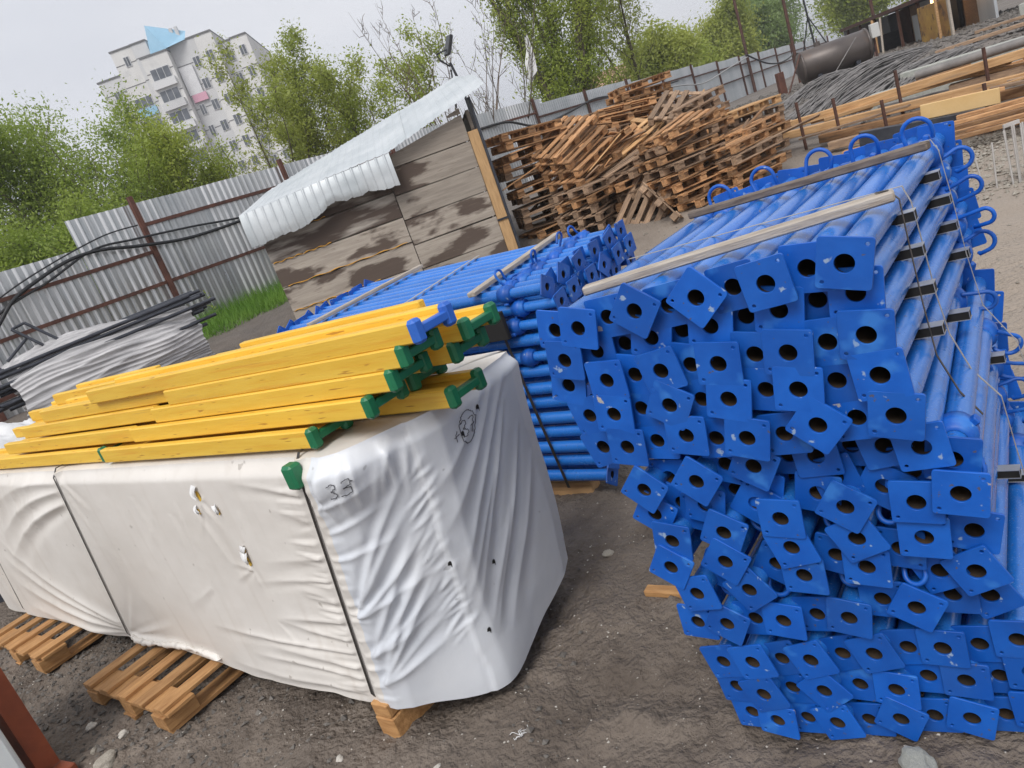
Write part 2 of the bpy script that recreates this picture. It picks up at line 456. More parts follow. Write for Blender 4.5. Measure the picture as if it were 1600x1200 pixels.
def mud(x, y):
    near = 1 - sstep(9, 16, y)
    h = 0.035 * fbm(x * 0.9, y * 0.9, 3, 3)
    h = h + 0.016 * fbm(x * 4.2, y * 4.2, 3, 11)
    r = 1 - np.abs(fbm(x * 9 + 0.6 * perlin(x * 3, y * 3, 5), y * 9, 3, 21))
    h = h + 0.010 * (r - 0.6)
    lump = np.clip(fbm(x * 14, y * 14, 3, 31), 0, 1.2)
    h = h + 0.013 * lump * sstep(-0.1, 0.5, fbm(x * 1.3, y * 1.3, 2, 41))
    h = h + 0.0065 * fbm(x * 32, y * 32, 2, 51) + 0.008 * np.clip(fbm(x * 21, y * 21, 2, 53), 0, 1) ** 1.5
    # a kicked-up ridge of mud and a wheel rut in front of the blue stack
    d = (x - 0.02) * 0.5 + (y - 1.78) * 0.86
    a = (x - 0.02) * 0.86 - (y - 1.78) * 0.5
    h = h + 0.035 * np.exp(-(d / 0.05) ** 2) * np.exp(-(a / 0.22) ** 2) * (0.6 + 0.8 * fbm(x * 12, y * 12, 2, 61))
    h = h - 0.03 * np.exp(-((d - 0.13) / 0.07) ** 2) * np.exp(-(a / 0.35) ** 2)
    return h * near

GZ = terrain(GX, GY) + mud(GX, GY) - 0.012

def ground_extra(nt, vec, col, b):
    L = nt.links.new
    tc = nt.nodes.new('ShaderNodeTexCoord')
    sep = nt.nodes.new('ShaderNodeSeparateXYZ'); L(tc.outputs['Object'], sep.inputs[0])
    # dry trampled sandy earth in the open yard to the right
    n = nt.nodes.new('ShaderNodeTexNoise'); n.inputs['Scale'].default_value = 0.7; n.inputs['Detail'].default_value = 5
    L(tc.outputs['Object'], n.inputs['Vector'])
    m1 = nt.nodes.new('ShaderNodeMath'); m1.operation = 'MULTIPLY_ADD'; L(n.outputs['Fac'], m1.inputs[0]); m1.inputs[1].default_value = 1.8; L(sep.outputs['X'], m1.inputs[2])
    r = nt.nodes.new('ShaderNodeMapRange'); r.inputs[1].default_value = 1.9; r.inputs[2].default_value = 3.4; L(m1.outputs[0], r.inputs[0])
    col = blend(nt, col, (0.33, 0.275, 0.225), r.outputs[0])
    m9 = nt.nodes.new('ShaderNodeMath'); m9.operation = 'MULTIPLY_ADD'; L(n.outputs['Fac'], m9.inputs[0]); m9.inputs[1].default_value = 3.0; L(sep.outputs['Y'], m9.inputs[2])
    r9 = nt.nodes.new('ShaderNodeMapRange'); r9.inputs[1].default_value = 9.5; r9.inputs[2].default_value = 13.0; r9.inputs[4].default_value = 0.9; L(m9.outputs[0], r9.inputs[0])
    col = blend(nt, col, (0.155, 0.135, 0.12), r9.outputs[0])
    # pale grit specks
    v = nt.nodes.new('ShaderNodeTexVoronoi'); v.inputs['Scale'].default_value = 55; L(tc.outputs['Object'], v.inputs['Vector'])
    r2 = nt.nodes.new('ShaderNodeMapRange'); r2.inputs[1].default_value = 0.16; r2.inputs[2].default_value = 0.10; L(v.outputs['Distance'], r2.inputs[0])
    n3 = nt.nodes.new('ShaderNodeTexNoise'); n3.inputs['Scale'].default_value = 22; L(tc.outputs['Object'], n3.inputs['Vector'])
    r3 = nt.nodes.new('ShaderNodeMapRange'); r3.inputs[1].default_value = 0.56; r3.inputs[2].default_value = 0.66; L(n3.outputs['Fac'], r3.inputs[0])
    mm = nt.nodes.new('ShaderNodeMath'); mm.operation = 'MULTIPLY'; L(r2.outputs[0], mm.inputs[0]); L(r3.outputs[0], mm.inputs[1])
    col = blend(nt, col, (0.42, 0.40, 0.36), mm.outputs[0])
    # damp patches: glossier
    n4 = nt.nodes.new('ShaderNodeTexNoise'); n4.inputs['Scale'].default_value = 1.6; n4.inputs['Detail'].default_value = 6; L(tc.outputs['Object'], n4.inputs['Vector'])
    r4 = nt.nodes.new('ShaderNodeMapRange'); r4.inputs[1].default_value = 0.4; r4.inputs[2].default_value = 0.65; r4.inputs[3].default_value = 0.92; r4.inputs[4].default_value = 0.52; L(n4.outputs['Fac'], r4.inputs[0])
    L(r4.outputs[0], b.inputs['Roughness'])
    return col

M['ground'] = mat('wet_earth', (0.088, 0.068, 0.054), (0.205, 0.168, 0.137), scale=3.6, detail=11, rough=0.85, bump=0.9, bscale=48, bdist=0.03,
                  extra=ground_extra, contrast=(0.3, 0.7))
_r = M['ground'].node_tree
gme = grid_mesh('ground', GX, GY, GZ, M['ground'])
g = link('ground', gme); g['kind'] = 'structure'

def gnd(x, y):
    return float(terrain(x, y) + mud(np.array([x]), np.array([y]))[0] - 0.012)

# ================================================================== FENCE of corrugated sheet
FT = Vector((0.64, 0.77, 0)).normalized(); FN = Vector((FT.y, -FT.x, 0))      # FN points to the yard
F0 = Vector((-4.35, 11.73, 0))
fence = thing('sheet_metal_fence', 'long fence of corrugated zinc sheets on rusty posts behind the yard', 'fence', loc=F0)

def ftop(d):
    if d < -1.0: return 2.42
    if d < 11.86: return 2.82
    if d < 17.6: return 2.70
    if d < 23.2: return 2.60
    return 2.52 - 0.017 * (d - 23)

def corr(name, d0, d1, z0, z1, m, parent):
    n = int((d1 - d0) / 0.115 * 6); n = max(n, 6)
    d = np.linspace(d0, d1, n)
    ph = (d / 0.115) % 1.0
    off = 0.022 * (sstep(0.50, 0.60, ph) - sstep(0.86, 0.96, ph))
    zz = np.linspace(0, 1, 5)
    X = FT.x * d[None, :] + FN.x * (off[None, :] + 0.006 * perlin(d * 1.1, 0 * d, 9)[None, :]) + 0 * zz[:, None]
    Y = FT.y * d[None, :] + FN.y * off[None, :] + 0 * zz[:, None]
    wob = 0.012 * perlin(d * 0.8, 0 * d + 3, 8)
    Z = z0 + (z1 - z0 + wob[None, :]) * zz[:, None]
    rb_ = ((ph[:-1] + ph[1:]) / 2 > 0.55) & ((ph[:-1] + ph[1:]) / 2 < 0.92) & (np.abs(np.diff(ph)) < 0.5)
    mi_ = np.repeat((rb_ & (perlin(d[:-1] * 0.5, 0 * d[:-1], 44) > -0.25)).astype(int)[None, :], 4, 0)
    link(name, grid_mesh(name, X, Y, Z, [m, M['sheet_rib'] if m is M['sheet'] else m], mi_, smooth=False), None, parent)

d = -8.6
bay = 2.86
posts = [i * bay for i in range(-3, 17)]
for i, p in enumerate(posts[:-1]):
    a, b_ = p, posts[i + 1]
    cuts = [a, b_]
    for c in (-1.0, 11.86, 17.6, 23.2):
        if a < c < b_: cuts = [a, c, b_]
    for c0, c1 in zip(cuts[:-1], cuts[1:]):
        q = F0 + FT * ((c0 + c1) / 2)
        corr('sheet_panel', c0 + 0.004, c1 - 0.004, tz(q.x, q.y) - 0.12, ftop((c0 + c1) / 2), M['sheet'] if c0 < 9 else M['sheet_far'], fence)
for p in posts:
    q = F0 + FT * p
    b = MB(); c = FT * p + FN * 0.055
    hgt = ftop(p + 0.1) + (0.10 if p < 9 else 0.04)
    b.box(-0.035, 0.035, -0.03, 0.03, tz(q.x, q.y) - 0.15, hgt, mw=frame(c, FT, FN, (0, 0, 1)))
    link('post', b.mesh('fence_post', M['fence_rust'] if p < 9 else M['fence_post']), None, fence)
for i, p in enumerate(posts[:-1]):
    for dz, rel in ((-0.33, 1), (1.62, 0), (0.95, 0)):
        if not rel and (dz < 1 and p > -2): continue
        z = (ftop(p + bay / 2) + dz) if rel else dz
        q = F0 + FT * (p + bay / 2)
        if not rel and p > 9: z = tz(q.x, q.y) + 0.75
        b = MB(); c = FT * (p + bay / 2) + FN * 0.045 + Vector((0, 0, z))
        b.box(-bay / 2 + 0.036, bay / 2 - 0.036, -0.02, 0.018, -0.025, 0.025, mw=frame(c, FT, FN, (0, 0, 1)))
        link('rail', b.mesh('fence_rail', M['fence_rust'] if p < 9 else M['fence_post']), None, fence)

def smooth_path(pts, k=8):
    pts = [Vector(p) for p in pts]; out = []
    P = [pts[0]] + pts + [pts[-1]]
    for i in range(1, len(P) - 2):
        for j in range(k):
            t = j / k; a, b_, c, d_ = P[i - 1], P[i], P[i + 1], P[i + 2]
            out.append(0.5 * ((2 * b_) + (c - a) * t + (2 * a - 5 * b_ + 4 * c - d_) * t * t + (3 * b_ - a - 3 * c + d_) * t ** 3))
    out.append(pts[-1]); return out

def cable(label, pts, r, m, name='cable'):
    b = MB(); b.tube(smooth_path(pts), r, 6)
    return tag(link(name, b.mesh(name, m)), label, 'cable', 'cables hung along the fence')
cable('thick black twisted cable swooping along the left zinc fence', [(-6.4, 9.0, 1.15), (-5.86, 9.7, 1.72), (-5.60, 10.0, 2.03), (-5.36, 10.3, 2.18), (-5.04, 10.68, 2.31), (-4.74, 11.02, 2.32), (-4.38, 11.46, 2.22), (-3.85, 12.1, 2.12), (-3.1, 12.97, 2.14), (-2.3, 13.9, 2.2), (-1.2, 15.2, 2.25)], 0.026, M['cable'])
cable('second black cable just above the thick one on the left fence', [(-6.4, 9.06, 1.35), (-5.76, 9.82, 1.92), (-5.27, 10.4, 2.13), (-4.80, 10.96, 2.35), (-4.40, 11.43, 2.33), (-3.82, 12.13, 2.27), (-3.1, 13.0, 2.18), (-2.2, 14.0, 2.26), (-1.2, 15.25, 2.3)], 0.017, M['cable'])
cable('thin black cable drooping alone at the far left of the fence', [(-6.5, 8.9, 1.62), (-5.9, 9.62, 1.98), (-5.4, 10.25, 2.25), (-4.7, 11.05, 2.48), (-4.3, 11.5, 2.5)], 0.011, M['cable'])
cable('black cable sagging along the fence above the pallets', [(1.0, 17.8, 2.45), (2.0, 18.98, 2.46), (2.7, 19.78, 2.2), (3.3, 20.54, 2.16), (4.2, 21.6, 2.28), (5.2, 22.87, 2.4), (7.0, 24.98, 2.2), (9.16, 27.6, 2.2)], 0.03, M['cable'])
cable('pale cable looping between posts behind the pallet stacks', [(5.0, 22.5, 1.9), (6.2, 24, 1.7), (7.4, 25.4, 2.1), (9.16, 27.5, 2.02), (10.7, 29.4, 1.85), (12.8, 31.9, 2.1), (14.5, 34.0, 2.3)], 0.026, M['cable_grey'])
cable('black cable drooping from the mast towards the dark tank', [(14.4, 33.9, 2.4), (15.2, 34.0, 1.8), (16.1, 34.6, 1.6), (17.4, 36.2, 1.7), (18.8, 38.8, 1.9)], 0.035, M['cable'])

# ================================================================== SHED
SY = 9.57
shed = thing('plank_shed', 'small plank shed with a crumpled pale metal roof against the fence', 'shed', loc=(-0.85, SY, 0.4))
so = Vector((-0.85, SY, 0.4))
def ftopwall(x):
    return np.interp(x, [-2.35, -0.43, 0.58, 0.9], [1.99, 2.09, 2.36, 2.44])
rows = [0.40, 0.70, 1.01, 1.33, 1.64, 1.96, 2.28, 2.60]
for x0, x1, sh in ((-2.28, -0.566, 0.05), (-0.556, 0.53, 0.0)):
    for i in range(len(rows) - 1):
        z0, z1 = rows[i] + sh, rows[i + 1] + sh - 0.012
        tl, tr_ = min(z1, float(ftopwall(x0))), min(z1, float(ftopwall(x1)))
        if max(tl, tr_) <= z0 + 0.03: continue
        xa = x0
        if tl <= z0 + 0.02:      # triangular piece under the slope
            xa = float(np.interp(z0 + 0.02, [float(ftopwall(x)) for x in np.linspace(x0, x1, 20)], np.linspace(x0, x1, 20))); tl = z0 + 0.02
        dy = rnd.uniform(-0.008, 0.008); tlt = rnd.uniform(-0.006, 0.006)
        b = MB()
        vs = [(xa, dy, z0), (x1, dy, z0 + tlt), (x1, dy, tr_ + tlt * 0.5), (xa, dy, tl), (xa, dy + 0.03, z0), (x1, dy + 0.03, z0 + tlt), (x1, dy + 0.03, tr_ + tlt * 0.5), (xa, dy + 0.03, tl)]
        b.add([Vector(v) + Vector((0, SY, 0)) - so for v in vs], [(0, 1, 2, 3), (7, 6, 5, 4), (0, 4, 5, 1), (1, 5, 6, 2), (2, 6, 7, 3), (3, 7, 4, 0)])
        link('plank', b.mesh('plank', M['plank_wet'] if (x0 < -1 and i >= 3) else M['plank']), None, shed)
# orange foam squeezed from the joints of the left half
for i, (x0, x1, z) in enumerate(((-2.24, -1.45, 1.69), (-2.26, -1.5, 1.375), (-2.2, -0.62, 1.06), (-2.26, -1.1, 0.745))):
    b = MB(); n = 26
    b.tube([Vector((x0 + (x1 - x0) * k / n, SY - 0.014 + 0.004 * math.sin(k * 1.9), z + 0.008 * math.sin(k * 1.3) + 0.002 * k / n)) - so for k in range(n + 1)],
           [0.002 + 0.006 * abs(math.sin(k * 0.9 + i)) for k in range(n + 1)], 6)
    link('foam_bead', b.mesh('foam_bead', M['foam']), None, shed)
b = MB(); b.box(0.535, 0.665, SY - 0.02, SY + 0.08, 0.38, 2.05, mw=Matrix.Translation(-so)); link('corner_post', b.mesh('corner_post', M['plank_light'], 0.004), None, shed)
b = MB(); b.box(0.668, 0.70, SY - 0.03, SY + 0.09, 0.38, 2.42, mw=Matrix.Translation(-so)); link('corner_steel', b.mesh('corner_steel', M['dark_steel']), None, shed)
b = MB(); b.box(0.53, 0.705, SY - 0.034, SY - 0.022, 0.93, 0.955, mw=Matrix.Translation(-so)); link('wire_tie', b.mesh('wire_tie', M['dark_steel']), None, shed)
for nm, bx in (('side_wall', (0.60, 0.64, SY + 0.095, 11.4, 0.5, 2.3)), ('side_wall', (-2.27, -2.23, SY + 0.05, 11.4, 0.5, 1.95)), ('back_wall', (-2.2, 0.58, 11.36, 11.4, 0.5, 2.1))):
    b = MB(); b.box(*bx, mw=Matrix.Translation(-so)); link(nm, b.mesh(nm, M['plank']), None, shed)
# roof: corrugated sheets, twisted plane rising to the back and to the right, front edge bent down as a ragged flap
def roof_front(x): return np.interp(x, [-2.40, -0.45, 0.58, 0.95], [2.03, 2.13, 2.40, 2.50])
def roof_back(x): return np.interp(x, [-2.7, 0.5, 1.0], [2.27, 2.87, 2.88])
def rib(x):
    ph = (x / 0.105) % 1.0
    return 0.014 * (sstep(0.0, 0.10, ph) - sstep(0.22, 0.32, ph))
xs = np.linspace(-2.38, 0.90, 360); ts = np.linspace(0, 1, 46)
XX, TT = np.meshgrid(xs, ts)
bend = 0.009 * fbm(XX * 1.1, TT * 1.6, 2, 71)
ZZ = roof_front(XX) * (1 - TT) + roof_back(XX) * TT + rib(XX) * 0.55 + bend + 0.05 * np.sin(TT * math.pi) * sstep(-1, 0.6, XX)
ZZ = ZZ + 0.07 * sstep(0.45, 0.9, XX) * TT - 0.10 * sstep(0.70, 0.9, XX) * TT ** 2
YY = SY - 0.16 + TT * 2.1 + 0.02 * perlin(XX * 3, TT * 3, 5)
for c0, c1 in ((0, 120), (120, 240), (240, 359)):
    k = slice(c0, c1 + 1)
    up = 0.006 if c0 == 120 else 0.0
    me = grid_mesh('roof_sheet', XX[:, k] - so.x, YY[:, k] - so.y, ZZ[:, k] - so.z + up, M['roof'])
    link('roof_sheet', me, None, shed)
xs = np.linspace(-2.38, -0.44, 300); ts = np.linspace(0, 1, 22)
XX, TT = np.meshgrid(xs, ts)
zt = roof_front(XX) + rib(XX) * 0.5 + 0.009 * fbm(XX * 1.1, 0 * TT, 2, 71)
rag = 0.40 + 0.04 * fbm(xs * 2.6, xs * 0 + 2, 3, 81) - 0.09 * sstep(-1.75, -1.2, xs) * (1 - sstep(-0.9, -0.5, xs))
ZZ = zt - TT * rag[None, :]
YY = SY - 0.16 - 0.07 * np.sin(TT * 1.5) - rib(XX) * 0.8 - 0.018 * TT * fbm(XX * 1.6, TT * 1.1, 2, 91) + 0.05 * TT ** 2
ZZ = ZZ + 0.012 * TT * fbm(XX * 9, TT * 3, 2, 95)
link('roof_flap', grid_mesh('roof_flap', XX - so.x, YY - so.y, ZZ - so.z, M['roof']), None, shed)

# ================================================================== FLOODLIGHT on a bracket behind the shed
fl = thing('floodlight', 'dark flat floodlight on a thin bent mast above the shed roof', 'floodlight', loc=(0.80, 12.5, 0.7))
b = MB(); b.tube([(0.05, 0, 0), (0.05, 0, 2.2), (0.0, 0, 2.55)], 0.022, 6); b.tube([(-0.14, 0, 1.9), (-0.02, 0, 2.45)], 0.014, 6); link('mast', b.mesh('mast', M['lamp_body']), None, fl)
b = MB(); b.tube([(-0.02, 0, 2.5), (-0.13, -0.02, 2.62), (-0.16, -0.02, 2.72), (0.02, -0.05, 2.74)], 0.014, 6); link('bracket', b.mesh('bracket', M['lamp_body']), None, fl)
rm = Matrix.Translation((0.06, -0.05, 2.78)) @ Matrix.Rotation(R(28), 4, 'Y') @ Matrix.Rotation(R(15), 4, 'Z')
b = MB(); b.box(-0.028, 0.022, -0.11, 0.11, -0.145, 0.145, mw=rm); link('housing', b.mesh('housing', M['lamp_body'], 0.008), None, fl)
b = MB(); b.box(0.023, 0.03, -0.095, 0.095, -0.125, 0.125, mw=rm); link('lens', b.mesh('lens', M['lamp_glass']), None, fl)

# ================================================================== APARTMENT BLOCK
BY = 111.0
bo = Vector((-28, BY, 0))
bld = thing('apartment_block', 'pale concrete apartment block with stepped roof and blue roof feature', 'building', loc=bo)
def bpart(name, x0, x1, y0, y1, z0, z1, m):
    b = MB(); b.box(x0 + 28, x1 + 28, y0, y1, z0, z1); return link(name, b.mesh(name, m), None, bld)
blocks = [(-38.6, -35.15, 1.5, 12, 29.3, 'concrete_b'), (-35.1, -32.1, 0.5, 14, 32.0, 'concrete'), (-32.1, -30.0, 0.0, 14, 31.9, 'concrete_b'), (-31.0, -27.4, -2.2, 0.48, 29.4, 'concrete'), (-27.35, -23.7, -0.6, 14, 30.2, 'concrete_b'),
          (-23.68, -21.3, -1.4, 14, 30.0, 'concrete'), (-21.28, -19.42, 0.2, 14, 28.6, 'concrete_b'), (-19.4, -17.2, -1.0, 14, 28.4, 'concrete')]
for x0, x1, y0, y1, zt_, m in blocks:
    w = bpart('wall', x0, x1, y0, y1, -2, zt_, M[m])
    bpart('parapet', x0 - 0.1, x1 + 0.02, y0 - 0.1, y1 + 0.1, zt_ + 0.003, zt_ + 0.22, M['seam'])
    for fz in np.arange(2.2, zt_ - 1, 2.8):
        b = MB(); b.box(x0 + 28.01, x1 + 27.99, y0 - 0.03, y0 - 0.003, fz - 0.05, fz + 0.05); link('panel_joint', b.mesh('panel_joint', M['seam']), None, w)
b = MB()
vs = [(-30.1, -0.3, 29.4), (-27.2, -2.0, 29.7), (-29.2, -0.2, 33.5), (-24.8, 1, 31.6), (-24.9, -0.7, 30.25), (-26.8, 4, 31.2), (-30.1, 4, 29.4)]
b.add([(v[0] + 28, v[1] - 0.15, v[2]) for v in vs], [(0, 1, 2), (1, 4, 3, 2), (2, 3, 5), (2, 5, 6), (0, 2, 6)])
link('roof_feature', b.mesh('roof_feature', M['glaze_blue']), None, bld)
for x in (-26.6, -25.9): bpart('vent', x, x + 0.4, 0, 0.5, 30.2, 32.3, M['concrete_b'])
def window(x, z, w, h, y0, m='glass'):
    b = MB(); b.box(x + 28 - w / 2, x + 28 + w / 2, y0 - 0.10, y0 - 0.035, z - h / 2, z + h / 2)
    f = link('window', b.mesh('window', M['frame_w']), None, bld)
    nb = 3 if w > 1.8 else 2
    for k in range(nb):
        xa = x + 28 - w / 2 + 0.08 + (w - 0.08) / nb * k
        b = MB(); b.box(xa, xa + (w - 0.08) / nb - 0.08, y0 - 0.14, y0 - 0.102, z - h / 2 + 0.08, z + h / 2 - 0.08)
        link('pane', b.mesh('pane', M[m]), None, f)
for i, z in enumerate(np.arange(27.3, 5, -2.8)):
    window(-29.2, z - 0.2, 2.6, 1.5, -2.2); window(-36.8, z - 0.3, 0.9, 1.4, 1.5)
    window(-22.5, z, 1.0, 1.4, -1.4); window(-18.3, z - 0.6, 0.9, 1.3, -1.0)
    window(-26.4, z - 0.1, 0.8, 1.4, -0.6) if z < 23 else None; window(-31.4, z, 0.7, 1.3, 0.0) if z > 28 else None
    bpart('balcony_front', -30.75, -27.65, -2.75, -2.21, z - 2.0, z - 1.05, M['concrete_b'] if i % 2 else M['frame_w'])
    window(-24.6, z, 1.0, 1.4, -0.6); window(-20.3, z - 0.6, 0.9, 1.3, 0.2)
    if i > 0: window(-33.6, z + 0.6, 2.4, 1.4, 0.5, 'glass'); bpart('balcony_front', -34.9, -32.3, 0.2, 0.495, z - 1.2, z - 0.2, M['glaze_blue'] if i % 2 else M['concrete'])
    else: window(-33.4, 30.4, 0.8, 1.3, 0.5)
b = MB(); b.box(0.75, 2.6, -0.95, -0.72, 23.6, 27.2); link('banner', b.mesh('banner', M['banner']), None, bld)
b = MB(); b.box(0.95, 2.9, -0.96, -0.71, 22.6, 23.59); link('banner', b.mesh('banner', M['pink']), None, bld)
# low far houses half hidden by the trees
for (x, y, w, h, rz, lab) in ((-6.0, 60, 9, 5.2, 0.1, 'far pinkish brick house glimpsed through the thin willows'), (14.5, 52, 7, 3.9, -0.3, 'brick house wall glimpsed above the fence behind the pallets')):
    hs = thing('brick_house', lab, 'house', mw=Matrix.Translation((x, y, 0)) @ Matrix.Rotation(rz, 4, 'Z'))
    b = MB(); b.box(-w / 2, w / 2, 0, 7, -0.5, h); link('wall', b.mesh('wall', M['brick']), None, hs)
    b = MB(); b.add([(-w / 2 - .3, -.3, h + .003), (w / 2 + .3, -.3, h + .003), (w / 2 + .3, 7.3, h + .003), (-w / 2 - .3, 7.3, h + .003), (-w / 2 - .3, 3.5, h + 1.3), (w / 2 + .3, 3.5, h + 1.3)], [(0, 1, 5, 4), (2, 3, 4, 5), (1, 2, 5), (3, 0, 4), (3, 2, 1, 0)])
    link('roof', b.mesh('roof', M['brick']), None, hs)

# ================================================================== TREES
def tree(name, label, x, y, H, seed, stems=1, spread=0.35, lean=0.12, nb=12, nt=7, nl=26, ls=0.075, jit=0.16, leaf='leaf_b', start=0.25, up=0.7, trunk=0.11, twig_n=3, group='trees behind the fence', blen=0.36):
    r = np.random.RandomState(seed)
    bz = tz(x, y)
    t = thing(name, label, 'tree', group, loc=(x, y, bz))
    tb = MB(); lv = []
    def nrm(v): return v / (np.linalg.norm(v) + 1e-9)
    for s in range(stems):
        a = r.rand() * 6.28
        ln = lean * (0.4 + r.rand()) * (1 if stems > 1 else 0.35)
        dr = nrm(np.array([math.cos(a) * ln, math.sin(a) * ln, 1]))
        hs = H * (0.78 + 0.22 * r.rand())
        p = np.array([math.cos(a), math.sin(a), 0]) * (0.12 * (stems > 1)); pts = [p - np.array([0, 0, .2])]; n = 9
        for k in range(n):
            dr = nrm(dr + r.normal(0, 0.055, 3)); p = p + dr * hs / n; pts.append(p)
        r0 = trunk * (0.65 + 0.5 * r.rand())
        tb.tube(pts, [r0 * (1 - 0.93 * k / n) for k in range(n + 1)], 6, caps=False)
        pts = np.array(pts)
        for j in range(nb):
            f = start + (1 - start) * (j + r.rand()) / nb
            q = f * n; i = min(int(q), n - 1); bp = pts[i] * (1 - q + i) + pts[i + 1] * (q - i)
            a2 = r.rand() * 6.28
            bd = nrm(np.array([math.cos(a2), math.sin(a2), up * (0.7 + 0.6 * r.rand())]))
            bl = H * blen * (1.05 - 0.72 * f) * (0.7 + 0.6 * r.rand()) * (spread / 0.35)
            bpts = [bp]; m_ = 5
            for k in range(m_):
                bd = nrm(bd + r.normal(0, 0.12, 3) + np.array([0, 0, 0.06])); bpts.append(bpts[-1] + bd * bl / m_)
            br = r0 * 0.34 * (1.1 - f)
            tb.tube(bpts, [max(br * (1 - 0.85 * k / m_), 0.004) for k in range(m_ + 1)], 4, caps=False)
            bpts = np.array(bpts)
            for w in range(nt):
                g_ = 0.15 + 0.85 * (w + r.rand()) / nt; q2 = g_ * m_; i2 = min(int(q2), m_ - 1)
                wp = bpts[i2] * (1 - q2 + i2) + bpts[i2 + 1] * (q2 - i2)
                a3 = r.rand() * 6.28
                wd = nrm(np.array([math.cos(a3), math.sin(a3), 0.25 + 0.8 * r.rand()]) * 0.8 + bd * 0.7)
                wl = bl * 0.42 * (0.5 + r.rand())
                e = wp + wd * wl + r.normal(0, 0.05, 3)
                mid = (wp + e) / 2 + r.normal(0, 0.04, 3)
                tb.tube([wp, mid, e], [0.008, 0.006, 0.003], twig_n, caps=False)
                if nl:
                    kk = r.randint(int(nl * 0.5), int(nl * 1.5) + 1)
                    tt = r.rand(kk)[:, None] ** 0.8
                    c = wp + (e - wp) * tt + r.normal(0, jit, (kk, 3)) * (0.5 + 0.7 * tt)
                    lv.append(c)
    link('trunk', tb.mesh('trunk', M['bark'] if nl else M['twig']), None, t)
    if lv:
        c = np.concatenate(lv); n = len(c)
        a = r.normal(0, 1, (n, 3)); a /= np.linalg.norm(a, axis=1)[:, None]
        b_ = np.cross(a, r.normal(0, 1, (n, 3))); b_ /= np.linalg.norm(b_, axis=1)[:, None]
        sz = ls * (0.6 + 0.8 * r.rand(n))[:, None]
        v = np.stack([c - a * sz, c - b_ * sz * 0.45, c + a * sz, c + b_ * sz * 0.45], 1).reshape(-1, 3)
        f = np.arange(4 * n).reshape(n, 4)
        link('crown', faces_mesh('crown', v, f, M[leaf]), None, t)
    return t

tree('leafy_tree', 'dense dark green tree at the far left edge above the fence', -10.6, 17.5, 6.1, 1, stems=3, spread=0.42, nb=13, nt=9, nl=125, ls=0.040, jit=0.24, leaf='leaf_a', up=0.5, start=0.12)
tree('leafy_tree', 'broad dense green tree left of the apartment block', -8.5, 19.5, 6.0, 2, stems=4, spread=0.46, nb=13, nt=9, nl=130, ls=0.040, jit=0.24, leaf='leaf_a', up=0.45, start=0.1, lean=0.3)
tree('leafy_tree', 'round green tree in front of the middle of the apartment block', -6.0, 21.0, 4.6, 3, stems=4, spread=0.44, nb=11, nt=8, nl=110, ls=0.040, jit=0.22, leaf='leaf_b', up=0.6, start=0.1, lean=0.25)
tree('leafy_tree', 'low bushy green tree filling the gap behind the left fence', -7.4, 15.9, 2.9, 33, stems=5, spread=0.55, nb=9, nt=8, nl=90, ls=0.038, jit=0.2, leaf='leaf_a', up=0.4, start=0.08, lean=0.4)
tree('leafy_tree', 'tall dark green tree cut by the left edge of the picture', -13.2, 20.5, 7.4, 34, stems=3, spread=0.45, nb=13, nt=8, nl=90, ls=0.045, jit=0.25, leaf='leaf_a', up=0.55, start=0.12)
tree('willow_tree', 'thin upright willow hiding the right edge of the apartment block', -4.0, 21.5, 5.7, 4, stems=6, spread=0.22, nb=11, nt=8, nl=38, ls=0.042, jit=0.15, leaf='leaf_c', up=1.2, start=0.18, lean=0.34, trunk=0.055)
tree('willow_tree', 'thin pale green willow left of the bare twigs', -2.1, 22.5, 5.9, 5, stems=6, spread=0.23, nb=10, nt=8, nl=38, ls=0.042, jit=0.15, leaf='leaf_c', up=1.1, start=0.16, lean=0.3, trunk=0.05)
tree('willow_tree', 'thin spring willow standing just behind the shed roof', -0.6, 21.5, 4.9, 6, stems=6, spread=0.26, nb=9, nt=8, nl=36, ls=0.042, jit=0.16, leaf='leaf_b', up=1.0, start=0.14, lean=0.34, trunk=0.05)
tree('bare_shrub', 'leafless shrub with fanned bare twigs behind the floodlight', 0.9, 19.0, 5.6, 7, stems=10, spread=0.2, nb=6, nt=4, nl=0, up=1.9, start=0.25, lean=0.5, trunk=0.03, blen=0.3)
tree('bare_shrub', 'second leafless shrub left of the big poplar', 2.1, 21.0, 6.0, 8, stems=6, spread=0.2, nb=6, nt=4, nl=2, ls=0.035, up=1.9, start=0.25, lean=0.4, trunk=0.028, blen=0.3, leaf='leaf_c')
tree('poplar_tree', 'large upright poplar with several trunks reaching the top of the picture', 5.0, 26.0, 12.0, 9, stems=8, spread=0.15, nb=24, nt=8, nl=42, ls=0.052, jit=0.18, leaf='leaf_b', up=1.6, start=0.05, lean=0.2, trunk=0.13, blen=0.34)
tree('poplar_tree', 'thin green poplar right of the large one', 8.2, 29.0, 8.0, 10, stems=3, spread=0.24, nb=14, nt=7, nl=36, ls=0.055, jit=0.22, leaf='leaf_c', up=1.2, start=0.1, lean=0.15, trunk=0.08)
tree('yard_tree', 'bushy yellow green tree behind the brick house wall', 11.2, 36.0, 3.6, 11, stems=4, spread=0.46, nb=13, nt=9, nl=55, ls=0.085, jit=0.3, leaf='leaf_c', up=0.7, start=0.08, lean=0.2)
tree('yard_tree', 'bushy olive tree between the poplars and the conical tree', 15.0, 43.0, 3.9, 12, stems=4, spread=0.46, nb=13, nt=9, nl=55, ls=0.09, jit=0.33, leaf='leaf_b', up=0.7, start=0.08, lean=0.2)
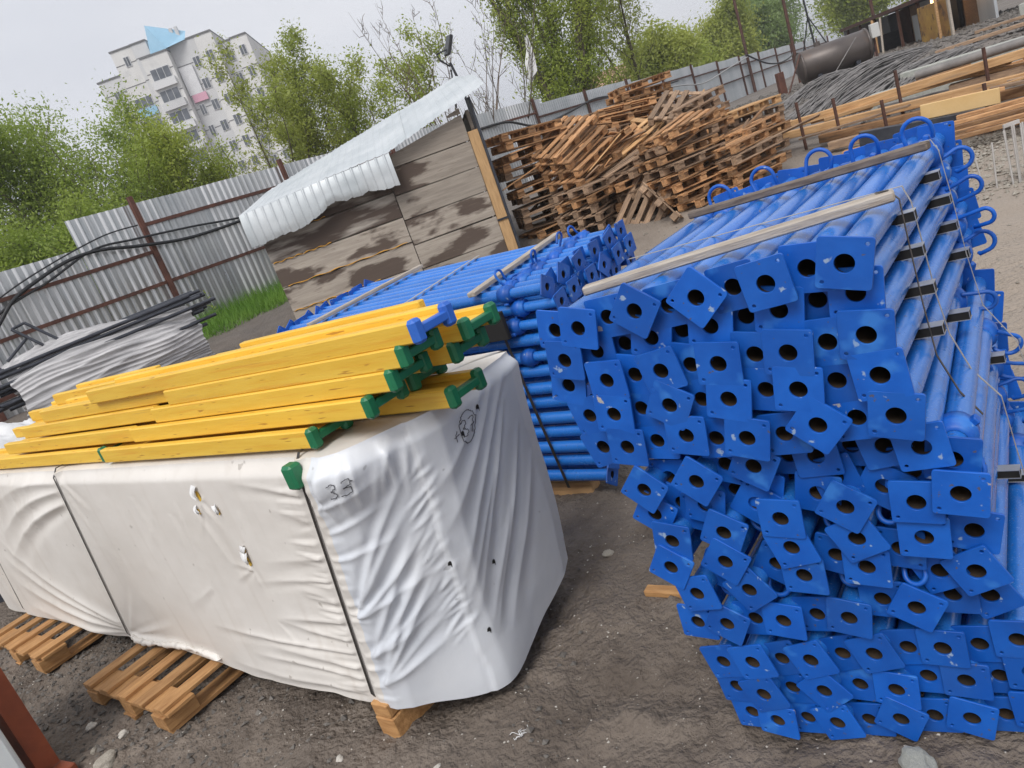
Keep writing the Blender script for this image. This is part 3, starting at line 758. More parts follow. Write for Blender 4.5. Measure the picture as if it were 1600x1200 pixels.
tree('yard_tree', 'pointed yellow green tree just left of the tall mast', 20.0, 50.0, 5.2, 13, stems=3, spread=0.40, nb=15, nt=9, nl=60, ls=0.10, jit=0.34, leaf='leaf_c', up=0.8, start=0.06, lean=0.12)
tree('yard_tree', 'big rounded hazy green tree between the two masts', 32.0, 70.0, 9.5, 14, stems=4, spread=0.44, nb=15, nt=9, nl=60, ls=0.14, jit=0.45, leaf='leaf_d', up=0.7, start=0.05, lean=0.2)
tree('yard_tree', 'wide bright green tree above the right end of the fence', 36.0, 62.0, 8.4, 15, stems=5, spread=0.48, nb=14, nt=9, nl=60, ls=0.13, jit=0.45, leaf='leaf_b', up=0.6, start=0.05, lean=0.25)
tree('yard_tree', 'bright green tree above the dark shelter roof', 36.5, 52.0, 7.0, 16, stems=5, spread=0.5, nb=14, nt=9, nl=60, ls=0.12, jit=0.42, leaf='leaf_b', up=0.6, start=0.05, lean=0.25)
tree('yard_tree', 'green tree at the upper right above the shelter', 34.0, 42.0, 6.0, 17, stems=5, spread=0.48, nb=14, nt=9, nl=55, ls=0.12, jit=0.42, leaf='leaf_c', up=0.6, start=0.05, lean=0.25)
tree('yard_tree', 'low olive tree behind the fence beside the pointed tree', 25.5, 56.0, 4.8, 18, stems=4, spread=0.55, nb=12, nt=9, nl=55, ls=0.11, jit=0.36, leaf='leaf_d', up=0.6, start=0.05, lean=0.25)
# torn white plastic caught in the poplar
b = MB()
rr = np.random.RandomState(3)
pts = [np.array([0.12, 0, 0.75]), np.array([0.10, 0.02, 0.45]), np.array([0.02, 0, 0.15]), np.array([0.0, 0.02, -0.1]), np.array([-0.12, 0, -0.32])]
wd = [0.03, 0.07, 0.14, 0.13, 0.05]
vs = []
for p, w in zip(pts, wd):
    for k in range(7):
        u = (k / 6 - 0.5) * 2
        vs.append((p[0] + u * w, p[1] + 0.05 * math.sin(u * 5) + rr.normal(0, .015), p[2] + rr.normal(0, 0.03)))
b.add(vs, [(i * 7 + k, i * 7 + k + 1, i * 7 + k + 8, i * 7 + k + 7) for i in range(4) for k in range(6)], smooth=True)
tag(link('plastic_scrap', b.mesh('plastic_scrap', M['bag']), loc=(3.3, 20.9, 3.62)), 'torn white plastic scrap snagged in the poplar branches', 'plastic scrap')

# grass at the foot of the left fence
rr = np.random.RandomState(5); n = 9000
dd = rr.uniform(-0.6, 3.6, n); ww = rr.uniform(0.02, 1.0, n) ** 1.3 * 1.3
gxp = F0.x + FT.x * dd + FN.x * ww; gyp = F0.y + FT.y * dd + FN.y * ww; gzp = terrain(gxp, gyp) - 0.02
h = rr.uniform(0.08, 0.30, n) * (1.25 - 0.5 * ww); a = rr.rand(n) * 6.28; ln = rr.uniform(0.02, 0.12, n)
c = np.stack([gxp, gyp, gzp], 1); s_ = np.stack([np.cos(a), np.sin(a), 0 * a], 1) * 0.007
tip = c + np.stack([np.cos(a * 3) * ln, np.sin(a * 3) * ln, h], 1)
v = np.stack([c - s_, c + s_, tip], 1).reshape(-1, 3)
go = link('grass', faces_mesh('grass', v, np.arange(3 * n).reshape(n, 3), M['grass'], k=3)); go['kind'] = 'stuff'; go['label'] = 'strip of fresh green grass along the foot of the left fence'; go['category'] = 'grass'
wd_ = thing('weed', 'single tall weed with yellowish leaves against the left fence', 'plant', loc=(F0.x + FT.x * 0.35 + FN.x * 0.25, F0.y + FT.y * 0.35 + FN.y * 0.25, 0.7))
b = MB(); b.tube([(0, 0, 0), (0.02, 0, 0.3), (-0.02, 0.01, 0.62)], [0.008, 0.006, 0.003], 5); link('stem', b.mesh('stem', M['grass']), None, wd_)
for k in range(16):
    b = MB(); z = 0.15 + 0.03 * k; a = k * 2.4; l = 0.11 - 0.004 * k
    q = Vector((math.cos(a), math.sin(a), 0.5)); s2 = Vector((-math.sin(a), math.cos(a), 0)) * 0.018; o_ = Vector((0, 0, z))
    b.add([o_, o_ + q * l * 0.5 + s2, o_ + q * l, o_ + q * l * 0.5 - s2], [(0, 1, 2, 3)]); link('leaf', b.mesh('leaf', M['leaf_c']), None, wd_)

# ================================================================== STEEL PROPS
PLATE = flat_plate('prop_plate', rsquare(0.0470, 0.006), [circ(0, 0, 0.0182, 24), circ(0.0358, 0.0358, 0.0043, 10), circ(-0.0358, -0.0358, 0.0043, 10)], 0.006, M['blue'])
_b = MB()
_b.lathe([(0.0242, 0.0), (0.034, 0.0), (0.034, 0.016), (0.041, 0.018), (0.041, 0.050), (0.036, 0.052), (0.036, 0.066), (0.0242, 0.068)], 18)
COLLAR = _b.mesh('collar', M['blue'], 0)
_b = MB()
for ang in (20,):
    q = Matrix.Rotation(R(ang), 4, 'Y')
    _b.box(-0.008, 0.008, 0.020, 0.044, 0.036, 0.052, mw=q)
LUG = _b.mesh('lug', M['blue'], 0.003)
def hook_mesh(w, l, gap):
    pts = [(-w, 0.0, 0.030), (-w, 0.0, l * 0.55), (-w * 1.04, 0.004, l - w)]
    for k in range(1, 10):
        a = math.pi * (1 - k / 10); pts.append((w * 1.04 * math.cos(a), 0.004, l - w + w * math.sin(a)))
    pts += [(w * 1.04, 0.004, l - w), (w, 0.006, l * 0.5), (w * 0.9, 0.012, gap)]
    b = MB(); b.tube(pts, 0.0057, 8); return b.mesh('hook', M['blue'])
HOOKS = [hook_mesh(0.023, 0.108, 0.03), hook_mesh(0.027, 0.102, 0.05), hook_mesh(0.020, 0.114, 0.06), hook_mesh(0.034, 0.106, 0.04)]
def tube_mesh(r, l, y0, rin):
    b = MB(); n = 22
    b.lathe([(r, y0), (r, y0 + l)], n)
    b.lathe([(rin, y0 + l), (rin, y0)], n, mi=1)
    b.lathe([(rin, y0), (r, y0)], n); b.lathe([(r, y0 + l), (rin, y0 + l)], n)
    return b.mesh('tube', [M['blue_tube'], M['bore']])
TUBES = {}
def prop_meshes(L, neck=0.20):
    if (L, neck) not in TUBES:
        lo = L - neck
        TUBES[(L, neck)] = (tube_mesh(0.0283, lo, 0.0032, 0.0250), tube_mesh(0.0232, L - lo + 0.12, lo - 0.126, 0.020), lo)
    return TUBES[(L, neck)]
def prop(label, group, mw, L, ang, hook_ang, rev=False, hook=None, far_ang=None, neck=0.20, swing=None):
    """mw: y axis runs along the tube away from the end nearest the viewer. rev: the collar end is the near one"""
    t = thing('steel_prop', label, 'steel prop', group, mw=mw)
    outer, inner, lo = prop_meshes(L, neck)
    flip = Matrix.Translation((0, L, 0)) @ Matrix.Rotation(math.pi, 4, 'Z') if rev else Matrix.Identity(4)
    fa = rnd.uniform(0, 90) if far_ang is None else far_ang
    a_base, a_top = (fa, ang) if rev else (ang, fa)
    s = -1 if rev else 1
    link('base_plate', PLATE, None, t, mw=flip @ Matrix.Rotation(R(a_base * s), 4, 'Y'))
    link('outer_tube', outer, None, t, mw=flip)
    link('inner_tube', inner, None, t, mw=flip)
    link('top_plate', PLATE, None, t, mw=flip @ Matrix.Translation((0, L, 0)) @ Matrix.Rotation(R(a_top * s), 4, 'Y'))
    c = link('collar', COLLAR, None, t, mw=flip @ Matrix.Translation((0, lo - 0.055, 0)))
    link('lug', LUG, None, c, mw=Matrix.Rotation(R(hook_ang * 1.7), 4, 'Y'))
    h = HOOKS[hook if hook is not None else rnd.randrange(3)]
    link('hook', h, None, c, mw=Matrix.Translation((0, 0.008 + rnd.uniform(0, 0.02), 0)) @ Matrix.Rotation(R(hook_ang * s), 4, 'Y') @ Matrix.Rotation(R(rnd.uniform(-14, 14) if swing is None else swing), 4, 'X'))
    return t

PLATES = [
 [(-0.248,0.03,1.158,13,0),(-0.164,-0.0,1.162,14,0),(-0.1,0.03,1.168,-2,0),(-0.014,-0.0,1.179,38,0),(0.05,0.03,1.17,-4,0),(0.128,0.0,1.184,48,0),(0.195,0.03,1.184,-4,0),(0.27,0.0,1.187,-6,0),(0.34,0.03,1.194,5,0),(0.412,0.0,1.198,14,0)],
 [(-0.228,0.0,1.091,10,0),(-0.155,0.03,1.093,3,0),(-0.096,0.06,1.092,14,0),(-0.011,0.03,1.106,17,0),(0.049,0.06,1.103,9,0),(0.127,0.03,1.112,13,0),(0.193,0.06,1.112,5,0),(0.271,0.03,1.123,11,0),(0.336,0.06,1.123,9,0),(0.412,0.03,1.133,7,0)],
 [(-0.263,0.03,1.017,17,0),(-0.134,0.0,1.03,2,0),(-0.077,0.03,1.025,11,0),(0.005,0.0,1.038,-9,0),(0.062,0.03,1.033,13,0),(0.136,0.0,1.039,7,0),(0.203,0.03,1.039,10,0),(0.279,0.0,1.045,9,0),(0.345,0.03,1.046,1,0),(0.422,-0.0,1.061,7,0)],
 [(-0.232,0.03,0.933,-9,0),(-0.144,0.0,0.945,9,0),(-0.087,0.03,0.942,-1,0),(0.001,0.0,0.956,31,0),(0.064,0.03,0.951,-7,0),(0.137,0.0,0.959,13,0),(0.207,0.03,0.96,9,0),(0.281,-0.0,0.967,9,0),(0.346,0.03,0.966,-5,0),(0.43,0.0,0.981,-3,0)],
 [(-0.224,0.03,0.847,-15,0),(-0.137,0.0,0.859,7,0),(-0.073,0.03,0.857,3,0),(0.019,0.0,0.881,7,0),(0.071,0.03,0.856,-1,0),(0.153,0.0,0.867,13,0),(0.22,0.03,0.858,-3,0),(0.301,0.0,0.888,41,0),(0.366,0.03,0.885,-4,0),(0.442,-0.0,0.898,10,0)],
 [(-0.126,-0.005,0.747,41,0),(-0.088,0.056,0.745,1,1),(0.01,0.0,0.765,39,0),(0.059,0.062,0.774,14,1),(0.134,0.035,0.781,30,0),(0.19,0.098,0.773,2,1),(0.257,0.07,0.782,-4,1),(0.321,0.103,0.788,7,1),(0.391,0.076,0.798,-10,1),(0.462,0.049,0.806,-6,0),(0.504,0.08,0.761,10,1)],
 [(-0.134,0.019,0.666,35,0),(-0.074,0.054,0.676,4,1),(-0.003,0.03,0.685,14,0),(0.05,0.094,0.689,1,1),(0.122,0.07,0.7,16,1),(0.179,0.135,0.694,1,1),(0.281,0.083,0.726,-13,1),(0.344,0.118,0.726,1,1),(0.426,0.095,0.729,11,1),(0.513,0.042,0.708,8,0)],
 [(-0.091,-0.012,0.611,10,0),(0.036,0.005,0.628,28,0),(0.167,0.023,0.657,3,0),(0.301,0.041,0.677,34,0),(0.431,0.058,0.679,4,0)],
 [(-0.113,-0.018,0.54,32,0),(0.02,0.003,0.55,35,0),(0.172,0.028,0.58,-16,0),(0.306,0.05,0.595,-26,0),(0.429,0.069,0.59,4,0),(0.511,0.113,0.581,13,0)],
 [(-0.068,-0.014,0.465,-11,0),(0.054,0.011,0.469,-36,0),(0.18,0.036,0.502,2,0),(0.308,0.062,0.515,5,0),(0.434,0.118,0.476,-23,0),(0.503,0.102,0.491,-27,0)],
 [(-0.102,0.005,0.363,2,0),(-0.019,-0.005,0.376,28,0),(0.035,0.038,0.366,-4,0),(0.108,0.026,0.377,4,0),(0.171,0.072,0.368,-5,0),(0.245,0.06,0.376,9,0),(0.311,0.105,0.401,2,0),(0.38,0.092,0.395,29,0),(0.444,0.138,0.402,0,0),(0.51,0.154,0.395,-30,0)],
 [(-0.07,0.011,0.241,-14,0),(0.012,0.003,0.26,-16,0),(0.067,0.048,0.243,-18,0),(0.141,0.038,0.259,-23,0),(0.201,0.084,0.251,-19,0),(0.275,0.074,0.27,-21,0),(0.336,0.121,0.26,-10,0),(0.409,0.11,0.277,0,0),(0.472,0.158,0.259,-6,0),(0.547,0.148,0.29,-2,0)],
 [(-0.056,0.015,0.164,-7,0),(0.016,0.004,0.162,-23,0),(0.072,0.05,0.155,-11,0),(0.152,0.041,0.168,-41,0),(0.221,0.09,0.159,-2,0),(0.302,0.082,0.166,4,0),(0.363,0.128,0.178,-3,0),(0.44,0.119,0.187,1,0),(0.499,0.165,0.172,-5,0),(0.56,0.151,0.204,-3,0)],
 [(-0.038,0.02,0.081,-6,0),(0.03,0.008,0.08,4,0),(0.088,0.054,0.061,-10,0),(0.162,0.044,0.071,-20,0),(0.222,0.09,0.053,-8,0),(0.297,0.08,0.081,25,0),(0.358,0.127,0.063,-9,0),(0.436,0.118,0.081,13,0),(0.496,0.164,0.064,-7,0),(0.559,0.151,0.1,-4,0)]]


AO = Vector((0.307, 1.53, 0)); AT = Vector((0.656, 0.755, 0)).normalized(); AS = Vector((AT.y, -AT.x, 0)); UP = Vector((0, 0, 1))
def A(s, t, z): return AO + AS * s + AT * t + UP * z
LA = 1.22
for i, row in enumerate(PLATES):
    order = sorted(range(len(row)), key=lambda k: row[k][0])
    for rank, k in enumerate(order):
        s, t, z, ang, rev = row[k]
        last = rank == len(order) - 1
        lab = 'blue steel prop, %s from left, %s of the near right stack' % (ORD[rank], 'top row' if i == 0 else ('bottom row' if i == len(PLATES) - 1 else '%s row from top' % ORD[i]))
        hk = None
        if i == 0: ha = rnd.uniform(-24, 14) if k % 2 else rnd.choice([-88, 84, -75]); hk = 3 if k % 2 else None
        elif rev: ha = rnd.uniform(165, 200)
        elif rank >= len(order) - 2: ha = rnd.uniform(62, 125); hk = rnd.randrange(3)
        else: ha = rnd.uniform(60, 300)
        yaw = rnd.uniform(-0.006, 0.006) - (0.045 if i >= 5 else 0.0) * max(0.0, min(1.0, (s - 0.1) / 0.35)); rise = rnd.uniform(-0.004, 0.004)
        y = (AT + AS * yaw + UP * rise).normalized(); x = y.cross(UP).normalized(); zz = x.cross(y)
        prop(lab, 'blue props of the near right stack', frame(A(s, t, z), x, y, zz), LA if i < 5 else 1.06, ang, ha, rev=bool(rev), hook=hk, neck=0.085 if rev else 0.20, swing=rnd.uniform(-30, -12) if rev else None, far_ang=rnd.uniform(-12, 12) if (i == 0 or last) else None)
# props laid the other way round, collars and hooks hanging between the loose plates
EXTRA = [(-0.035, 0.070, 0.650), (0.105, 0.080, 0.672), (0.240, 0.095, 0.690), (0.372, 0.105, 0.700), (-0.025, 0.070, 0.490), (0.112, 0.085, 0.508), (0.245, 0.10, 0.530), (0.372, 0.12, 0.540)]
for k, (s, t, z) in enumerate(EXTRA):
    y = AT.copy(); x = y.cross(UP).normalized()
    prop('blue steel prop turned collar first, %s from left in %s recess of right stack' % (ORD[k % 4], ['upper', 'lower'][k // 4]), 'blue props of the near right stack',
         frame(A(s, t - 0.02, z), x, y, x.cross(y)), LA, rnd.uniform(0, 40), rnd.uniform(166, 196), rev=True, neck=0.03, swing=rnd.uniform(-36, -18), hook=rnd.choice([0, 1, 2]))

# hollow box spacers between the tidy layers, wooden and steel strips on top
def boxsec(l, w, h, th=0.002):
    """steel channel: two flanges, hollow towards -y filled with black"""
    b = MB()
    b.box(0, l, -w / 2, w / 2, h / 2 - th, h / 2); b.box(0, l, -w / 2, w / 2, -h / 2, -h / 2 + th); b.box(0, l - 0.0012, -w / 2 + 0.002, w / 2, -h / 2 + th, h / 2 - th, 1)  # black fill paints in the shade of the open side
    b.box(l - 0.0011, l, -w / 2, -w / 2 + 0.002, -h / 2 + th, h / 2 - th)
    return b.mesh('box_section', [M['galv'], M['black']])
BOXS = boxsec(0.80, 0.030, 0.0230, 0.0016)
def spacer(label, s0, t, z, slope=0.055, l=BOXS):
    x = (AS + UP * slope).normalized(); y = AT; zz = x.cross(y)
    return tag(link('channel_spacer', l, mw=frame(A(s0, t, z), x, y, zz)), label, 'spacer', 'channel spacers between the prop layers')
for k, (zc, sr) in enumerate(((1.1265, 0.470), (1.0575, 0.474), (0.9825, 0.482), (0.900, 0.492))):
    for t, nm in ((0.40 - 0.03 * k, 'near'), (0.80 + 0.02 * k, 'far')):
        s0 = sr + rnd.uniform(-0.006, 0.006) - 0.80
        spacer('steel channel spacer with dark open side, %s from top, %s set, right stack' % (ORD[k], nm), s0, t, zc + 0.0 , 0.055)
for k, (zc, t, sr) in enumerate(((0.835, 0.62, 0.50), (0.64, 0.80, 0.535), (0.44, 0.55, 0.555), (0.32, 0.74, 0.58))):
    spacer('steel channel spacer low on the right flank of the stack, %s from the top' % ORD[k], sr - 0.80, t, zc, 0.03)
def strip(name, label, s0, s1, t0, t1, z0, z1, w, h, m):
    p0, p1 = A(s0, t0, z0), A(s1, t1, z1); x = (p1 - p0); l = x.length; x.normalize(); y = UP.cross(x).normalized(); z = x.cross(y)
    b = MB(); n = 14
    for k in range(n):
        pass
    b.box(0, l, -w / 2, w / 2, -h / 2, h / 2)
    return tag(link(name, b.mesh(name, m, 0.004), mw=frame(p0, x, y, z)), label, 'batten', 'strips strapped on top of the stacks')
strip('wooden_batten', 'long pale wooden batten across the near end of the right stack top', -0.20, 0.462, 0.125, 0.245, 1.215, 1.250, 0.032, 0.022, M['wood_grey'])
strip('steel_strip', 'brown steel strip across the far end of the right stack top', -0.245, 0.45, 0.905, 0.80, 1.209, 1.248, 0.034, 0.022, M['brown_steel'])

def ribbon(name, label, pts, w_dir, w, m, cat='strap', group='tie straps', parent=None, th=0.0012):
    pts = [Vector(p) for p in pts]; wv = Vector(w_dir).normalized() * w / 2
    b = MB(); n = len(pts)
    vs = []
    for i, p in enumerate(pts):
        t = (pts[min(i + 1, n - 1)] - pts[max(i - 1, 0)]).normalized(); nn = t.cross(wv.normalized()).normalized() * th / 2
        vs += [p - wv + nn, p + wv + nn, p + wv - nn, p - wv - nn]
    fs = []
    for i in range(n - 1):
        for k in range(4):
            fs.append((i * 4 + k, i * 4 + (k + 1) % 4, i * 4 + 4 + (k + 1) % 4, i * 4 + 4 + k))
    b.add(vs, fs); b.add(vs[:4], [(0, 1, 2, 3)]); b.add(vs[-4:], [(3, 2, 1, 0)])
    return tag(link(name, b.mesh(name, m)), label, cat, group)
def over_tubes(t0, t1, ztop0, ztop1):
    pts = []
    for k in range(41):
        f = k / 40; s = -0.275 + 0.72 * f
        pts.append(A(s, t0 + (t1 - t0) * f, ztop0 + (ztop1 - ztop0) * f))
    return pts
top = over_tubes(0.50, 0.42, 1.1935, 1.2315)
side = [A(0.447, 0.42, 1.222), A(0.456, 0.42, 1.195), A(0.462, 0.425, 1.10), A(0.468, 0.43, 0.98), A(0.478, 0.44, 0.88), A(0.505, 0.46, 0.78), A(0.55, 0.48, 0.70), A(0.56, 0.50, 0.55), A(0.575, 0.52, 0.38), A(0.60, 0.54, 0.2)]
ribbon('strap', 'pale thin strap over the middle of the right stack', top + side, AT, 0.008, M['strap_grey'])
ribbon('strap', 'dark strap running down from the end of the wooden batten', [A(0.43, 0.24, 1.2625), A(0.452, 0.242, 1.262), A(0.468, 0.245, 1.24), A(0.470, 0.248, 1.13), A(0.472, 0.255, 1.02), A(0.476, 0.27, 0.9), A(0.50, 0.3, 0.80), A(0.53, 0.33, 0.73)], AT, 0.009, M['strap_dark'])
ribbon('strap', 'thin strap hanging from the far steel strip of the right stack', [A(0.43, 0.80, 1.260), A(0.455, 0.80, 1.259), A(0.468, 0.80, 1.23), A(0.478, 0.81, 1.1), A(0.486, 0.82, 0.95), A(0.50, 0.84, 0.8), A(0.56, 0.86, 0.68), A(0.58, 0.88, 0.5)], AT, 0.006, M['strap_grey'])

# ------------------------------------------------------------------ the second stack, behind the wrapped pack
BO = Vector((0.27, 3.155, 0)); BP = Vector((-0.761, 0.649, 0)).normalized(); BW = Vector((-BP.y * -1, 0, 0))
BW = Vector((0.649, 0.761, 0)).normalized()
LB = 1.88
def Bf(e, w, z): return BO + BP * e + BW * w + UP * z
for rI in range(13):
    for cI in range(11):
        if rI > 5 and cI > 1: continue
        w = 0.02 + 0.0755 * cI + (0.0 if rI % 2 == 0 else 0.012)
        z = 1.015 + 0.055 * w - 0.0765 * rI
        if z < 0.04: continue
        e = 0.0 + (0.035 if cI % 2 else 0.0) + rnd.uniform(-0.012, 0.012) - 0.03 * (rI % 2)
        lab = 'blue steel prop behind the wrapped pack, %s layer down, %s from near side' % (ORD[rI], ORD[cI])
        y = (BP + BW * rnd.uniform(-0.006, 0.006) + UP * (0.028 if rI < 6 else 0.012)).normalized(); x = y.cross(UP).normalized(); zz = x.cross(y)
        ha = (rnd.uniform(-40, 30) if cI % 3 == 1 else rnd.choice([-85, 80, 95])) if rI == 0 else ((rnd.uniform(150, 200) if rI % 3 == 1 else rnd.uniform(60, 100)) if cI == 0 else rnd.uniform(60, 110))
        prop(lab, 'blue props of the stack behind the pack', frame(Bf(e, w, z), x, y, zz), LB, rnd.choice([rnd.uniform(-8, 10), rnd.uniform(25, 50), rnd.uniform(-20, 0)]), ha, rev=(rI < 3 or (rI == 4 and cI == 0)))
def bstrip(name, label, e0, e1, w0, w1, z0, z1, wd, h, m):
    p0, p1 = Bf(e0, w0, z0), Bf(e1, w1, z1); x = (p1 - p0); l = x.length; x.normalize(); y = UP.cross(x).normalized(); z = x.cross(y)
    b = MB(); b.box(0, l, -wd / 2, wd / 2, -h / 2, h / 2)
    return tag(link(name, b.mesh(name, m, 0.003), mw=frame(p0, x, y, z)), label, 'batten', 'strips strapped on top of the stacks')
bstrip('wooden_batten', 'grey wooden batten near the hooked end of the stack behind the pack', 0.36, 0.40, -0.05, 0.83, 1.068, 1.118, 0.045, 0.022, M['wood_grey'])
bstrip('wooden_batten', 'thin brown batten at the far end of the stack behind the pack', 1.58, 1.42, -0.02, 0.82, 1.102, 1.150, 0.04, 0.02, M['wood_grey'])
ribbon('strap', 'thin pale strap over the middle of the stack behind the pack', [Bf(0.90, -0.02, 1.02), Bf(0.90, -0.005, 1.072)] + [Bf(0.90 + 0.04 * k / 10, 0.08 * k, 1.0765 + 0.0046 * k) for k in range(11)], BP, 0.02, M['strap_grey'])
ribbon('strap', 'dark strap on the shaded flank of the stack behind the pack', [Bf(0.30, -0.013, 0.95), Bf(0.28, -0.014, 0.7), Bf(0.26, -0.014, 0.4), Bf(0.23, -0.013, 0.05)], BP, 0.016, M['strap_dark'])
b = MB(); b.box(0, 0.62, -0.012, 0.012, 0, 0.13)
tag(link('dark_board', b.mesh('dark_board', M['black'], 0.003), mw=frame(Bf(0.22, -0.06, 0.84), BP, BW, UP)), 'short black board edge between the yellow beams and the hooked prop ends', 'board')
for w in (0.05, 0.55):
    b = MB(); b.box(0, 1.5, 0, 0.08, -0.06, 0.045); tag(link('bearer', b.mesh('bearer', M['timber'], 0.004), mw=frame(Bf(0.15, w, 0.0), BP, BW, UP)), 'timber bearer under the stack behind the pack, %s row' % ('near' if w < .3 else 'far'), 'bearer')

# ================================================================== PALLETS
def pallet_parts(L=1.2, W=0.8, ml='x'):
    """(mesh key, matrix) list: length along x, width along y, height 0.14"""
    P = []
    for y in (-W / 2 + 0.07, 0, W / 2 - 0.07):
        P.append(('bottom_board', (0, y, 0.011)))
        for x in (-L / 2 + 0.07, 0, L / 2 - 0.07):
            P.append(('block', (x, y, 0.022 + 0.039)))
    for x in (-L / 2 + 0.07, 0, L / 2 - 0.07): P.append(('cross_board', (x, 0, 0.100 + 0.010)))
    for k in range(5): P.append(('deck_board', (0, -W / 2 + 0.055 + (W - 0.11) * k / 4, 0.120 + 0.011)))
    return P
PM = {}
def pmesh(kind, matk, L, W, dw=0.098):
    k = (kind, matk, L, W, dw)
    if k not in PM:
        d = {'bottom_board': (L, 0.10, 0.022), 'block': (0.14, 0.10, 0.078), 'cross_board': (0.12, W, 0.020), 'deck_board': (L, dw, 0.021)}[kind]
        PM[k] = boxmesh(kind, *d, M[matk], 0.002)
    return PM[k]
def pallet(label, group, mw, matk='pallet', L=1.2, W=0.8, drop=0.0, dw=0.098):
    t = thing('wooden_pallet', label, 'pallet', group, mw=mw)
    for kind, loc in pallet_parts(L, W):
        if rnd.random() < drop and kind == 'deck_board': continue
        q = Matrix.Translation((loc[0] + rnd.uniform(-.006, .006), loc[1] + rnd.uniform(-.006, .006), loc[2])) @ Matrix.Rotation(rnd.uniform(-.012, .012), 4, 'Z')
        link(kind, pmesh(kind, matk, L, W, dw), None, t, mw=q)
    return t

# ================================================================== WRAPPED PACK
PO = Vector((-0.76, 2.115, 0)); PE = Vector((-0.761, 0.649, 0)).normalized(); PW = Vector((0.649, 0.761, 0)).normalized()
def P(e, w, z): return PO + PE * e + PW * w + UP * z
pack = thing('wrapped_beam_pack', 'long stack of beams wrapped in a dirty white plastic cover', 'wrapped pack', mw=frame(PO, PE, PW, UP))
# perimeter of the cover at mid height, in (e, w), from the far left end round the near corner to the rear
PERI = [(3.30, 0.62), (3.30, 0.06), (3.24, 0.0), (-0.075, 0.0), (-0.155, 0.008), (-0.20, 0.035), (-0.350, 0.215), (-0.378, 0.27), (-0.400, 0.69), (-0.385, 0.75), (-0.33, 0.775), (3.30, 0.775)]
pp = np.array(PERI); seg = np.linalg.norm(np.diff(pp, axis=0), axis=1); cum = np.concatenate([[0], np.cumsum(seg)])
U0 = cum[3]                                    # where the front reaches the strap corner
us = np.concatenate([np.linspace(0, cum[2], 30, endpoint=False), np.arange(cum[2], cum[3] - 0.9, 0.018), np.arange(cum[3] - 0.9, cum[9], 0.0075), np.linspace(cum[9], cum[-1], 60)])
NZ = 150
vv = np.linspace(0, 1, NZ)
UU, VV = np.meshgrid(us, vv)
E0 = np.interp(UU, cum, pp[:, 0]); W0 = np.interp(UU, cum, pp[:, 1])
# smoothed outward normals
de = np.gradient(np.interp(us, cum, pp[:, 0]), us); dw = np.gradient(np.interp(us, cum, pp[:, 1]), us)
ker = np.ones(5) / 5
de = np.convolve(np.pad(de, 2, mode='edge'), ker, 'valid'); dw = np.convolve(np.pad(dw, 2, mode='edge'), ker, 'valid')
ln = np.hypot(de, dw); nE, nW = dw / ln, -de / ln
sgn = np.sign((nE * (np.interp(us, cum, pp[:, 0]) - 1.5) + nW * (np.interp(us, cum, pp[:, 1]) - 0.36)).mean()); nE *= sgn; nW *= sgn
UR = UU - U0                                   # distance past the strap corner (negative on the long front)
ztop = 0.992 + 0.018 * sstep(cum[7], cum[9], UU)
hem = 0.105 + 0.012 * fbm(UU * 1.7, 0 * UU, 3, 7) + 0.03 * np.exp(-((UR + 1.5) / 0.25) ** 2) - 0.075 * np.exp(-((UR - 0.42) / 0.24) ** 2) + 0.07 * sstep(0.72, 1.0, UR) - 0.02 * np.exp(-((UR + 0.5) / 0.4) ** 2)
Z0 = hem + (ztop - hem) * VV
front = 1 - sstep(-0.05, 0.12, UR); end = 1 - front
Hh = Z0
disp = np.zeros_like(UU)
def fold(u0, z0, u1, z1, amp, wid, skew=0.0, taper=0.5, sharp=True):
    """one crease of the film: a ridge along a line, tapering out at both ends"""
    global disp
    du, dz = u1 - u0, z1 - z0; l = math.hypot(du, dz)
    a_ = ((UR - u0) * du + (Hh - z0) * dz) / l; d_ = (-(UR - u0) * dz + (Hh - z0) * du) / l
    d_ = d_ + skew * np.sin(np.clip(a_ / l, 0, 1) * math.pi) * l
    f = np.clip(a_ / l, 0, 1); env = np.where((a_ > -0.02) & (a_ < l), np.sin(math.pi * f ** taper) ** 0.8, 0)
    w_ = wid * (0.55 + 0.75 * f)
    pr = np.exp(-np.abs(d_ / w_) ** 1.05) - 0.55 * np.exp(-((d_ - 1.9 * w_) / (1.3 * w_)) ** 2) if sharp else np.exp(-(d_ / w_) ** 2)
    disp = disp + amp * env * pr
cr = random.Random(77)
disp += 0.006 * fbm(UU * 0.9, Hh * 1.1, 2, 101) + 0.0012 * fbm(UU * 6, Hh * 6, 3, 102)
disp += 0.006 * np.sin(np.clip(VV, 0, 1) * math.pi) * front
# horizontal pull folds from the strap corner towards the left, strongest low down
for z in (0.155, 0.20, 0.25, 0.31, 0.36, 0.43, 0.50, 0.585, 0.67, 0.78, 0.88):
    l = cr.uniform(0.35, 1.0) if z < 0.45 else cr.uniform(0.2, 0.5)
    fold(0.01, z, -l, z + cr.uniform(-0.05, 0.06), cr.uniform(0.006, 0.011) * (1.25 if z < .45 else .8), cr.uniform(0.011, 0.019), cr.uniform(-0.03, 0.03), 0.42)
# tight gathers under the strap
for k in range(26):
    z = 0.14 + 0.033 * k + cr.uniform(-.01, .01)
    fold(-0.10 - cr.random() * 0.1, z + cr.uniform(-.02, .02), 0.05 + cr.random() * 0.06, z + cr.uniform(-.02, .02), cr.uniform(0.003, 0.007), cr.uniform(0.006, 0.010), 0, 1.0)
